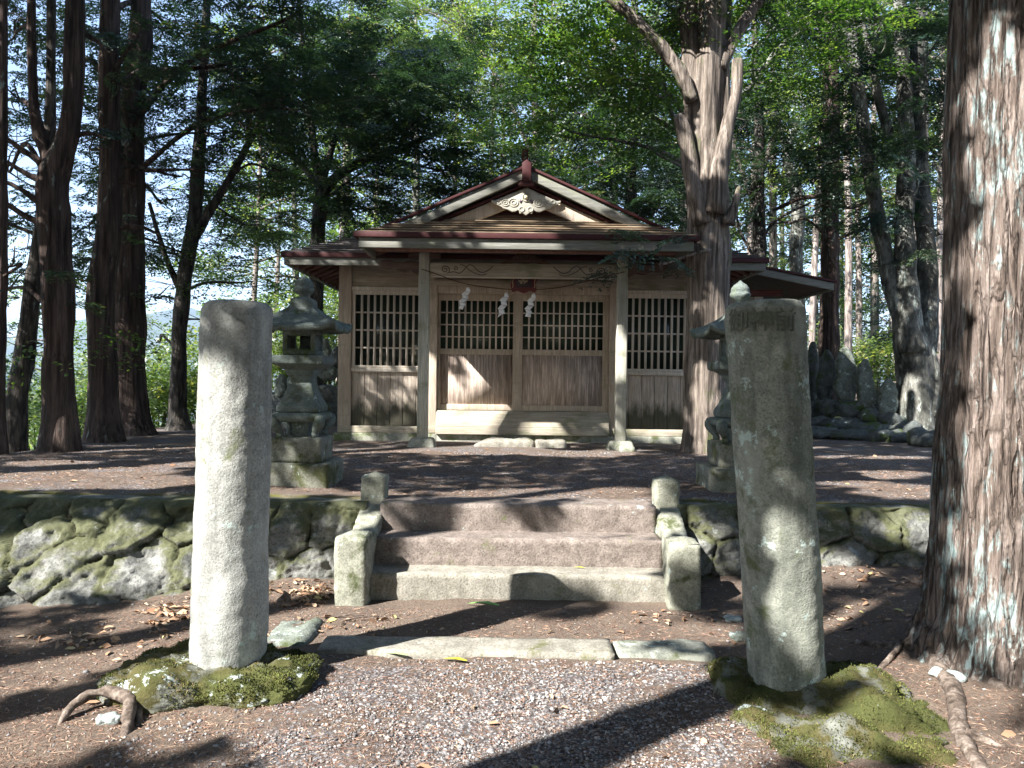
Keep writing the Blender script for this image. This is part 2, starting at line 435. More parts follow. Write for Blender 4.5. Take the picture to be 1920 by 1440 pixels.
def m_wall():
    t = NT('mossy_masonry'); e = t.attr('edge'); cid = t.attr('cell')
    n1 = t.noise(9, 8, .68); n2 = t.noise(60, 5, .7); n3 = t.noise(2.6, 7, .66, t.mapping((1, 1, 1), loc=(5, 2, 2)))
    col = t.ramp(n1, [(.3, (.11, .11, .10)), (.5, (.20, .20, .185)), (.72, (.34, .34, .32))])
    col = t.mix(t.math('MULTIPLY', cid, .4), col, (.12, .12, .10))
    col = t.mix(t.ramp(n2, [(.38, .6), (.5, 0.)]), col, (.05, .05, .04))
    gz = t.geo(); nz = t.sep(gz['Normal'])[2]
    z = t.sep()[2]
    mk = t.math('ADD', t.math('MULTIPLY', t.math('SUBTRACT', n3, .5), 4.6), t.math('ADD', t.math('MULTIPLY', z, 1.5), t.math('MULTIPLY', nz, .8)))
    mk = t.math('ADD', mk, t.math('MULTIPLY', t.math('SUBTRACT', .35, e), 1.1))
    col = t.mix(t.ramp(mk, [(.35, 0.), (1.1, .8)]), col, t.mix(n2, (.035, .040, .014), (.12, .125, .045)))
    l = t.noise(6.5, 8, .72, t.mapping((1, 1, 1), loc=(1, 9, 4)))
    col = t.mix(t.ramp(l, [(.62, 0.), (.66, .6)]), col, t.mix(n2, (.26, .28, .26), (.5, .52, .49)))
    col = t.mix(t.ramp(e, [(.0, .8), (.07, 0.)]), col, (.03, .03, .016))
    nb = t.bump(n1, .8, .03); nb = t.bump(n2, .8, .008, nb)
    return t.done(col, .95, nb, .15)
M['wall'] = m_wall()

def m_moss(name='moss_rock', li=.95):
    t = NT(name); n1 = t.noise(5.5, 8, .68); n2 = t.noise(110, 4, .75); n3 = t.noise(9, 8, .75, t.mapping((1, 1, 1), loc=(4, 4, 4)))
    rockc = t.ramp(t.noise(22, 6), [(.3, (.10, .10, .08)), (.7, (.32, .33, .29))])
    moss = t.mix(n2, (.033, .038, .014), (.135, .145, .05))
    moss = t.mix(t.ramp(t.noise(3.5, 5), [(.4, .8), (.6, 0.)]), moss, t.mix(n2, (.04, .04, .015), (.17, .13, .06)))
    col = t.mix(t.ramp(n1, [(.40, 0.), (.48, 1.)]), rockc, moss)
    col = t.mix(t.ramp(n3, [(.665 - .1 * li, 0.), (.70 - .1 * li, 1.)]), col, t.mix(n2, (.36, .42, .40), (.72, .78, .76)))
    nb = t.bump(n1, .6, .03); nb = t.bump(n2, 1.0, .012, nb)
    return t.done(col, .95, nb, .1)
M['rockmoss'] = m_moss(); M['rockmoss2'] = m_moss('moss_rock_green', .1)

def m_ground():
    t = NT('forest_floor'); x, y, z = t.sep()
    n1 = t.noise(2.1, 7, .62); n2 = t.noise(26, 7, .7); n3 = t.noise(150, 4, .75)
    # needle litter
    nd = t.noise(1.0, 5, .7, t.mapping((220, 60, 60), rot=(0, 0, .6))); nd2 = t.noise(1.0, 5, .7, t.mapping((60, 240, 60), rot=(0, 0, .3)))
    lit = t.ramp(nd, [(.32, (.045, .034, .027)), (.5, (.155, .118, .09)), (.70, (.35, .275, .215))])
    lit2 = t.ramp(nd2, [(.32, (.05, .037, .030)), (.5, (.17, .13, .10)), (.70, (.38, .30, .235))])
    lit = t.mix(n3, lit, lit2)
    lit = t.mix(t.ramp(n1, [(.35, .55), (.6, 0.)]), lit, t.mix(n3, (.05, .038, .032), (.13, .10, .085)))
    # gravel
    vec = t.mapping((1, 1, .6)); vd = t.voro(62, vec); vc = t.n('TexVoronoi'); vc.inputs['Scale'].default_value = 62; t.l(vec, vc.inputs['Vector'])
    bwv = t.n('RGBToBW'); t.l(vc.outputs['Color'], bwv.inputs[0])
    grc = t.ramp(bwv.outputs[0], [(.15, (.08, .08, .085)), (.5, (.20, .20, .21)), (.85, (.42, .41, .41))])
    grc = t.mix(t.ramp(vd, [(.35, 0.), (.62, .85)]), grc, (.06, .045, .038))
    ax = t.math('ABSOLUTE', t.math('SUBTRACT', x, -.02))
    path = t.math('MULTIPLY', t.math('SUBTRACT', 1.25, ax), 2.0)
    path = t.math('MINIMUM', path, t.math('MULTIPLY', t.math('SUBTRACT', 4.25, y), 3.0))
    up = t.math('MINIMUM', t.math('SUBTRACT', t.math('MULTIPLY', z, 4), 1.6), .42)
    pm = t.math('MAXIMUM', path, up)
    pm = t.math('ADD', t.math('MINIMUM', pm, .7), t.math('MULTIPLY', t.math('SUBTRACT', n1, .5), 3.2))
    pm = t.math('ADD', pm, t.math('MULTIPLY', t.math('SUBTRACT', n2, .5), 2.2))
    col = t.mix(t.ramp(pm, [(.35, 0.), (.75, .9)]), lit, grc)
    # moss along the wall top
    ms = t.math('MULTIPLY', t.math('SUBTRACT', 6.33, y), 4.0)
    ms = t.math('MINIMUM', ms, t.math('MULTIPLY', t.math('SUBTRACT', z, .45), 10))
    axm = t.math('MULTIPLY', t.math('SUBTRACT', t.math('ABSOLUTE', t.math('SUBTRACT', x, .06)), 1.15), 6.0)
    ms = t.math('MINIMUM', ms, axm)
    ms = t.math('ADD', ms, t.math('MULTIPLY', t.math('SUBTRACT', t.noise(5, 6), .5), 3))
    col = t.mix(t.ramp(ms, [(.3, 0.), (1., .9)]), col, t.mix(n3, (.05, .055, .012), (.20, .19, .055)))
    # grass far away
    far = t.math('MULTIPLY', t.math('SUBTRACT', .35, z), 3.0)
    far = t.math('MINIMUM', far, t.math('MULTIPLY', t.math('SUBTRACT', y, 9.0), .5))
    col = t.mix(t.ramp(far, [(.0, 0.), (1., 1.)]), col, t.mix(n2, (.06, .09, .025), (.15, .19, .06)))
    h = t.math('ADD', t.math('MULTIPLY', nd, .5), t.math('MULTIPLY', n3, .5))
    nb = t.bump(n2, .6, .03); nb = t.bump(h, .9, .012, nb)
    return t.done(col, .95, nb, .12)
M['ground'] = m_ground()

def m_pebble():
    t = NT('pebble'); v = t.attr('v'); n = t.noise(70, 4)
    col = t.ramp(v, [(0, (.085, .083, .083)), (.45, (.20, .195, .195)), (.8, (.34, .325, .315)), (.93, (.50, .48, .45)), (1, (.30, .20, .16))])
    return t.done(t.mix(t.ramp(n, [(.4, .4), (.6, 0.)]), col, (.08, .07, .065)), .75, None, .3)
M['pebble'] = m_pebble()
t = NT('litter'); v_ = t.attr('v')
M['litter'] = t.done(t.ramp(v_, [(0, (.08, .045, .033)), (.5, (.22, .125, .09)), (.85, (.40, .26, .18)), (1, (.55, .42, .30))]), .9, None, .15)
t = NT('dead_leaf'); v_ = t.attr('v')
M['deadleaf'] = t.done(t.ramp(v_, [(0, (.22, .12, .07)), (.5, (.42, .27, .17)), (.9, (.50, .38, .26)), (.96, (.50, .44, .16)), (1, (.42, .36, .2))]), .8, None, .2)
M['conifer'] = m_leaf('conifer_leaf', [(0, (.010, .026, .019)), (.5, (.023, .047, .029)), (.85, (.052, .086, .038)), (.95, (.12, .135, .05)), (1, (.22, .12, .06))], .32)
M['maple'] = m_leaf('maple_leaf', [(0, (.026, .062, .018)), (.6, (.075, .135, .028)), (1, (.22, .26, .06))], .52)
M['bright'] = m_leaf('bright_leaf', [(0, (.05, .09, .03)), (.6, (.125, .175, .05)), (.9, (.32, .33, .12)), (1, (.55, .42, .16))], .5)
t = NT('hill_forest'); n_ = t.noise(.02, 8, .7)
M['hill'] = t.done(t.ramp(n_, [(.35, (.03, .055, .03)), (.65, (.075, .10, .045))]), .95, t.bump(n_, 1, 20), .1)

# ------------------------------------------------------------------ terrain
def sstep(a, b, x):
    t = np.clip((x - a) / (b - a), 0, 1); return t * t * (3 - 2 * t)

def terrain(x, y):
    x = np.asarray(x, float); y = np.asarray(y, float)
    p = np.stack([x, y, 0 * x], -1)
    lo = .02 * fbm(p * .7, 3, 3) + .008 * fbm(p * 4, 5, 3)
    lo = lo + .10 * sstep(5.2, 5.9, y) * sstep(1.2, 1.8, x) + .07 * sstep(5.0, 5.8, y) * sstep(-1.1, -1.6, x) * (1 - sstep(-1.8, -3.4, x))
    lo = lo + .10 * sstep(1.6, 2.6, x) * sstep(2.0, 3.4, y)
    # mound around the pillar feet
    up = .585 + .012 * fbm(p * .9 + 9, 8, 3)
    t = sstep(6.06, 6.14, y)
    z = lo * (1 - t) + up * t
    # the plateau falls away on the left, behind and far right
    edge = -5.9 - .6 * sstep(9, 14, y) * (1 - sstep(14, 20, y)) + .25 * vnoise(p * .5, 4)
    d = np.maximum(0, edge - x) * sstep(5.5, 9.0, y)
    z = z - np.minimum(d * .55 + .02 * d * d, 9) 
    d2 = np.maximum(0, y - 19 - .1 * np.abs(x)); z = z - np.minimum(d2 * .16, 7)
    r = np.sqrt(x * x + y * y); z = z - 30 * sstep(60, 300, r)
    z = z + np.where(y > 8, .25 * fbm(p * .15, 12, 2) * sstep(17, 30, r), 0)
    return z

def axis_grid(lo, hi, f0, f1, fine, grow):
    a = list(np.arange(f0, f1 + 1e-6, fine)); s = fine; x = a[-1]
    while x < hi: s *= grow; x += s; a.append(x)
    s = fine; x = a[0]; b = []
    while x > lo: s *= grow; x -= s; b.append(x)
    return np.array(b[::-1] + a)
gx = axis_grid(-1500, 1500, -6, 6, .06, 1.09); gy = axis_grid(-300, 2500, 1.5, 8, .05, 1.07)
XX, YY = np.meshgrid(gx, gy); ZZ = terrain(XX, YY)
near = np.exp(-((YY - 3.5) / 5) ** 2)
ZZ = ZZ + .006 * near * fbm(np.stack([XX, YY, 0 * XX], -1) * 11, 31, 3)
nx, ny = len(gx), len(gy)
ii = (np.arange(ny - 1)[:, None] * nx + np.arange(nx - 1)[None, :]).ravel()
lp = np.stack([ii, ii + 1, ii + nx + 1, ii + nx], 1).ravel()
g = obj('ground', raw_mesh('ground', np.stack([XX, YY, ZZ], -1), lp, np.arange(len(ii)) * 4, M['ground'], True))
tag(g, 'brown needle litter and grey gravel ground around the shrine', kind='structure')

# far hills
def hills(name, y0, amp, base, seed, x0, x1, thick):
    xs = np.linspace(x0, x1, 160); ts = np.linspace(0, 1, 14)
    X, T = np.meshgrid(xs, ts); Y = y0 + T * thick + .1 * np.abs(X)
    prof = .62 + .38 * fbm(np.stack([X / 900, 0 * X + seed, 0 * X], -1), seed, 4)
    Z = base + np.sin(T * np.pi) ** .8 * amp * prof + 8 * fbm(np.stack([X / 60, Y / 60, 0 * X], -1), seed, 3) * np.sin(T * np.pi)
    n = len(xs); q = (np.arange(13)[:, None] * n + np.arange(n - 1)[None, :]).ravel()
    lp = np.stack([q, q + 1, q + n + 1, q + n], 1).ravel()
    o = obj(name, raw_mesh(name, np.stack([X, Y, Z], -1), lp, np.arange(len(q)) * 4, M['hill'], True))
    return o
tag(hills('hills', 1500, 205, -40, 3, -2600, 2600, 900), 'distant blue wooded hills', kind='structure')
tag(hills('hills', 700, 62, -34, 7, -1500, 1500, 350), 'nearer wooded hill slopes', kind='structure')

# ------------------------------------------------------------------ retaining walls
def masonry(name, x0, x1, basef, topY, ztop, seed, label, cs=(.34, .27)):
    W = x1 - x0; nx_ = int(W / .0125); nz_ = 66
    X, T = np.meshgrid(np.linspace(x0, x1, nx_), np.linspace(0, 1, nz_))
    by = basef(X); bz = terrain(X, by - .05) - .05
    P = np.stack([X, by + (topY - by) * T ** 1.15, bz + (ztop - bz) * T], -1)
    rs = np.random.RandomState(seed)
    u = X / cs[0]; v = P[..., 2] / cs[1] + 40
    wu = u + .12 * fbm(P * 3.5, seed, 3); wv = v + .12 * fbm(P * 3.5 + 5, seed + 1, 3)
    # wide cap stones in the top course
    iu = np.floor(wu); iv = np.floor(wv); f1 = np.full(u.shape, 9.); f2 = f1.copy(); cid = np.zeros(u.shape); tl = np.zeros(u.shape)
    for a in (-2, -1, 0, 1, 2):
        for b in (-2, -1, 0, 1, 2):
            cx = iu + a; cy = iv + b; z0 = np.zeros_like(cx)
            px = cx + .15 + .7 * hash3(cx, cy, z0, seed) + .5 * (np.mod(cy, 2)); py = cy + .2 + .6 * hash3(cx, cy, z0, seed + 9)
            d = np.sqrt((px - wu) ** 2 + (py - wv) ** 2); c = hash3(cx, cy, z0, seed + 33)
            n = d < f1; tl = np.where(n, (wu - px) * (hash3(cx, cy, z0, seed + 41) - .5) + (wv - py) * (hash3(cx, cy, z0, seed + 52) - .65), tl); f2 = np.where(n, f1, np.minimum(f2, d)); cid = np.where(n, c, cid); f1 = np.where(n, d, f1)
    e = np.clip((f2 - f1) * 1.7 + .10 * fbm(P * 13, seed + 8, 3), 0, 1)
    disp = .042 * np.sqrt(np.clip(e, 0, .22) / .22) + .05 * (cid - .5) + .10 * tl + .048 * fbm(P * 5, seed + 4, 5, .6)
    fade = np.minimum(1, (1 - T) * 9 + .25)
    N = np.array([0, -.93, .35])
    P = P + N * (disp * fade)[..., None]
    # lip folding over on to the terrace
    back = P[-1].copy()
    rows = [P.reshape(-1, 3)]; E = [e.ravel()]; Cc = [cid.ravel()]; T_ = 5
    for k in range(1, T_ + 1):
        q = back.copy(); q[:, 1] += .06 * k; q[:, 2] = back[:, 2] * (1 - k / T_) + (terrain(q[:, 0], np.maximum(q[:, 1], 6.2)) - .01) * k / T_ + .008 * fbm(q * 9, seed, 2)
        rows.append(q); E.append(np.ones(len(q))); Cc.append(np.full(len(q), .3))
    V = np.concatenate(rows); k = nz_ + T_
    q = (np.arange(k - 1)[:, None] * nx_ + np.arange(nx_ - 1)[None, :]).ravel()
    lp = np.stack([q, q + 1, q + nx_ + 1, q + nx_], 1).ravel()
    me = raw_mesh(name, V, lp, np.arange(len(q)) * 4, M['wall'], True, {'edge': ('POINT', np.concatenate(E)), 'cell': ('POINT', np.concatenate(Cc))})
    o = obj(name, me, loc=((x0 + x1) / 2, topY, 0)); return tag(o, label, 'wall')
masonry('retaining_wall', -8.5, -1.10, lambda x: np.clip(5.78 + .40 * (x + 1.3), 4.75, 5.78), 5.93, .575, 5, 'mossy fieldstone retaining wall left of the stone steps')
masonry('retaining_wall', 1.30, 8.5, lambda x: 5.80 + 0 * x, 6.0, .575, 12, 'dark moss covered retaining wall right of the stone steps', (.40, .33))

# ------------------------------------------------------------------ steps
def slab(x0, x1, y0, y1, z0, z1, seed, mat, name, parent=None, rnd=.018, amp=.006, step=.035, tf=None, loc=None):
    """a hewn stone block: finely gridded box with rounded arrises and an uneven skin"""
    nx_, ny_, nz_ = [max(2, int(round(d / step))) for d in (x1 - x0, y1 - y0, z1 - z0)]
    nx_ = min(nx_, 90)
    V = []; F = []; k = 0; S = np.array([x1 - x0, y1 - y0, z1 - z0]) / 2; Cn = np.array([x0 + x1, y0 + y1, z0 + z1]) / 2
    N_ = (nx_, ny_, nz_)
    for ax in range(3):
        a_, b_ = (ax + 1) % 3, (ax + 2) % 3
        ga = np.linspace(-1, 1, N_[a_] + 1); gb = np.linspace(-1, 1, N_[b_] + 1)
        for sg in (-1, 1):
            A, B = np.meshgrid(ga, gb, indexing='ij'); P = np.zeros(A.shape + (3,)); P[..., ax] = sg; P[..., a_] = A; P[..., b_] = B
            V.append(P.reshape(-1, 3)); nb = N_[b_] + 1
            for i in range(N_[a_]):
                for j in range(N_[b_]):
                    q = [k + i * nb + j, k + (i + 1) * nb + j, k + (i + 1) * nb + j + 1, k + i * nb + j + 1]
                    F.append(tuple(q if sg > 0 else q[::-1]))
            k += A.size
    V = np.concatenate(V); W = V * S
    core = np.clip(W, -(S - rnd), S - rnd); d = W - core; L = np.linalg.norm(d, axis=1)[:, None] + 1e-9
    W = core + d / L * np.minimum(L, rnd)
    nrm = d / L
    P = W + Cn
    W = P + nrm * (amp * (fbm(P * 6 + seed, seed, 3) + .7 * fbm(P * 26 + seed, seed + 1, 2)))[:, None]
    if tf is not None: W = tf(W)
    key = np.round(V * 1e5).astype(np.int64); _, idx, inv = np.unique(key, axis=0, return_index=True, return_inverse=True)
    inv = inv.ravel(); W = W[idx]; F = [tuple(int(inv[i]) for i in f) for f in F]
    mb = MB(); mb.add(W, F); return mb.build(name, mat, parent, True, loc=loc)

XC = .06
st = empty('stone_steps', (XC, 5.6, 0), 'three broad hewn stone steps with stone cheeks climbing to the terrace', 'steps')
slab(XC - 1.05, XC + 1.05, 5.30, 5.62, -.10, .195, 1, M['gstep'], 'step', st, amp=.003, rnd=.009)['label'] = 'pale lowest step'
slab(XC - 1.05, XC + 1.05, 5.54, 5.90, .10, .390, 2, M['step'], 'step', st, amp=.003, rnd=.009)
slab(XC - 1.05, XC + 1.05, 5.83, 6.20, .25, .590, 3, M['step'], 'step', st, amp=.003, rnd=.009)
for sx, px_, pz, x0_ in ((-1, -1.175, .50, -1.17), (1, 1.075, .485, 1.13)):
    # lower newel with shallow pyramid top, sloping cheek, upper newel
    slab(px_, px_ + .215, 5.14, 5.39, -.12, pz - .03, 20 + sx, M['cheek'], 'newel', st, rnd=.02, amp=.008)
    mb = MB(); c = np.array([px_ + .107, 5.265, pz - .034])
    mb.add([(px_ + .015, 5.155, c[2]), (px_ + .2, 5.155, c[2]), (px_ + .2, 5.375, c[2]), (px_ + .015, 5.375, c[2]), (c[0], c[1], c[2] + .032)], [(0, 1, 4), (1, 2, 4), (2, 3, 4), (3, 0, 4), (3, 2, 1, 0)])
    mb.build('newel_cap', M['cheek'], st, bevel=.006)
    def shear(W, sx=sx):
        W = W.copy(); W[:, 2] += (W[:, 1] - 5.4) * .30; W[:, 0] += (W[:, 1] - 5.4) * (.03 if sx < 0 else .075); return W
    slab(px_ + .01, px_ + .20, 5.35, 6.02, .0, .395, 30 + sx, M['cheek'], 'cheek_stone', st, rnd=.035, amp=.012, tf=shear)
    slab(x0_, x0_ + .195, 6.0, 6.19, .40, .765, 40 + sx, M['cheek'], 'newel', st, rnd=.016, amp=.006)
    mb = MB(); z = .76
    mb.add([(x0_ + .01, 6.01, z), (x0_ + .185, 6.01, z), (x0_ + .185, 6.18, z), (x0_ + .01, 6.18, z), (x0_ + .0975, 6.095, z + .04)], [(0, 1, 4), (1, 2, 4), (2, 3, 4), (3, 0, 4), (3, 2, 1, 0)])
    mb.build('newel_cap', M['cheek'], st, bevel=.006)

# threshold stones in the path
tag(slab(-1.06, .59, 4.22, 4.47, -.10, .042, 51, M['gstep'], 'threshold_stone', rnd=.012, loc=(-.2, 4.35, 0)), 'long pale stone slab laid across the path before the steps', 'kerb stone', 'threshold slabs')
tag(slab(.60, 1.16, 4.26, 4.52, -.10, .026, 52, M['granite_green'], 'threshold_stone', rnd=.02, amp=.012, loc=(.88, 4.4, 0)), 'short mossy stone slab continuing the pale path slab to the right', 'kerb stone', 'threshold slabs')
tag(slab(-1.42, -1.16, 4.32, 4.80, -.10, .03, 53, M['monument'], 'threshold_stone', rnd=.04, amp=.02, loc=(-1.3, 4.5, 0)), 'flat lichen spotted stone behind the left stone pillar', 'stone')

# ------------------------------------------------------------------ cut stone pillars (old gate)
def text_mesh(body, size, depth, mapf, name, mat, parent, res=3):
    cu = bpy.data.curves.new('txt', 'FONT'); cu.body = body; cu.size = size; cu.extrude = depth; cu.align_x = 'CENTER'; cu.align_y = 'CENTER'
    cu.resolution_u = res; cu.offset = size * .012
    to = bpy.data.objects.new('txt', cu); C.objects.link(to); bpy.context.view_layer.update()
    dg = bpy.context.evaluated_depsgraph_get(); me = bpy.data.meshes.new_from_object(to.evaluated_get(dg), depsgraph=dg)
    bpy.data.objects.remove(to); bpy.data.curves.remove(cu)
    v = np.empty(len(me.vertices) * 3, np.float32); me.vertices.foreach_get('co', v); v = v.reshape(-1, 3)
    if not len(v): return None
    v = mapf(v.astype(float)); me.vertices.foreach_set('co', v.astype(np.float32).ravel()); me.materials.clear(); me.materials.append(mat); me.update()
    me.name = name
    return obj(name, me, parent)

def pillar(base, top, r0, r1, seed, mat, label, tiltcap=(0, 0), grooves=()):
    base = np.array(base, float); top = np.array(top, float); n = 72; hs = []
    H = top[2] - base[2]
    h = np.concatenate([np.linspace(0, H - .05, 110), H - .05 + .05 * np.sin(np.linspace(0, np.pi / 2, 9))[1:]])
    rr = r0 + (r1 - r0) * h / H
    k = np.clip((h - (H - .05)) / .05, 0, 1); rr = rr - .055 * (1 - np.sqrt(np.clip(1 - k ** 2, 0, 1)))
    th = np.arange(n) / n * 2 * np.pi
    ax = base[None] + (top - base)[None] * (h / H)[:, None]
    D = np.stack([np.cos(th), np.sin(th), 0 * th], -1)
    P = ax[:, None] + D[None] * rr[:, None, None]
    dis = .006 * fbm(P * 3 + seed, seed, 3) + .003 * fbm(P * 26 + seed, seed + 2, 3)
    for g_ in grooves: dis = dis - .006 * np.exp(-((P[..., 2] - g_) / .005) ** 2)
    P = P + D[None] * dis[..., None]
    P[..., 2] += tiltcap[0] * k[:, None] * (P[..., 0] - top[0]) + tiltcap[1] * k[:, None] * (P[..., 1] - top[1])
    V = [P.reshape(-1, 3)]; F = []
    for i in range(len(h) - 1):
        for j in range(n): F.append((i * n + j, i * n + (j + 1) % n, (i + 1) * n + (j + 1) % n, (i + 1) * n + j))
    last = (len(h) - 1) * n; k0 = len(h) * n
    for q, f in enumerate((.8, .5, .2)):
        ring = P[-1] * f + P[-1].mean(0) * (1 - f); ring[:, 2] += .01 * (1 - f) + .003 * fbm(ring * 20, seed, 2); V.append(ring)
        for j in range(n): F.append((last + j, last + (j + 1) % n, k0 + (j + 1) % n, k0 + j))
        last = k0; k0 += n
    F.append(tuple(last + j for j in range(n)))
    mb = MB(); mb.add(np.concatenate(V), F)
    o = mb.build('stone_pillar', mat, None, True, loc=base)
    return tag(o, label, 'pillar', 'stumps of the old stone gate')
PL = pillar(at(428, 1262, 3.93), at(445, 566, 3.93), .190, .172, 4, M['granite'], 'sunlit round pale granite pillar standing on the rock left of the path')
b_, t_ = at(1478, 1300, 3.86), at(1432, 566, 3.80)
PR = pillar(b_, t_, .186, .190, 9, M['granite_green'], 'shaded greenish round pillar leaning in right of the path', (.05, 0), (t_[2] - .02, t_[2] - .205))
def wrap(v, r=.1925, c=t_, dz=-.11, dirx=-.06):
    a = v[:, 0] / r; rr = r + .0015 + v[:, 2]
    f = math.atan2(-1, 0) + .37 * 0 + a
    out = np.empty_like(v); out[:, 0] = c[0] + np.sin(a + dirx * -6) * rr + 0; out[:, 1] = c[1] - np.cos(a + dirx * -6) * rr; out[:, 2] = c[2] + dz + v[:, 1]
    return out
text_mesh('御神前', .118, .0008, lambda v: wrap(v, dirx=.062), 'inscription', M['carve'], PR)

# mossy rocks under them
c_ = at(428, 1262, 3.93)
rk = rock((c_[0] - .02, 3.80, .02), (.98, .62, .22), 3, amp=.20, n=56, mat=M['rockmoss'], name='mossy_rock', power=3.4, freq=1.5, fine=.035, loc=(c_[0], 3.8, 0))
tag(rk, 'low rock with bright moss and white lichen under the sunlit pillar', 'rock', 'rocks under the pillars')
rk = rock((b_[0] + .10, 3.60, -.03), (.95, 1.15, .20), 8, amp=.22, n=56, mat=M['rockmoss2'], name='mossy_rock', power=3.4, freq=1.7, fine=.035, loc=(b_[0] + .1, 3.6, 0))
tag(rk, 'broad green moss cushioned rock under the shaded leaning pillar', 'rock', 'rocks under the pillars')

# ------------------------------------------------------------------ stone lanterns
def sq_loft(sections, n=6, seed=0, corner=0.0, amp=.004, cz=0):
    """square plan loft: sections (z, half) ; rounded corners by 'corner' fraction"""
    mb = MB(); V = []; m_ = 0
    per = []
    for s in range(4):
        for i in range(n): per.append((s, i / n))
    for z, h in sections:
        for s, f in per:
            a = -1 + 2 * f; p = [(a, -1), (1, a), (-a, 1), (-1, -a)][s]
            x, y = p
            if corner:
                L = (abs(x) ** (2 / corner) + abs(y) ** (2 / corner)) ** (corner / 2); x, y = x / L, y / L
            V.append((x * h, y * h, z))
    V = np.array(V, float); N = 4 * n; k = len(sections)
    V = V + V * np.array([1, 1, 0]) / (np.linalg.norm(V[:, :2], axis=1)[:, None] + 1e-6) * (amp * fbm(V * 12 + seed, seed, 3))[:, None]
    F = [tuple(range(N - 1, -1, -1))]
    for i in range(k - 1):
        for j in range(N): F.append((i * N + j, i * N + (j + 1) % N, (i + 1) * N + (j + 1) % N, (i + 1) * N + j))
    F.append(tuple((k - 1) * N + j for j in range(N)))
    mb.add(V, F); return mb

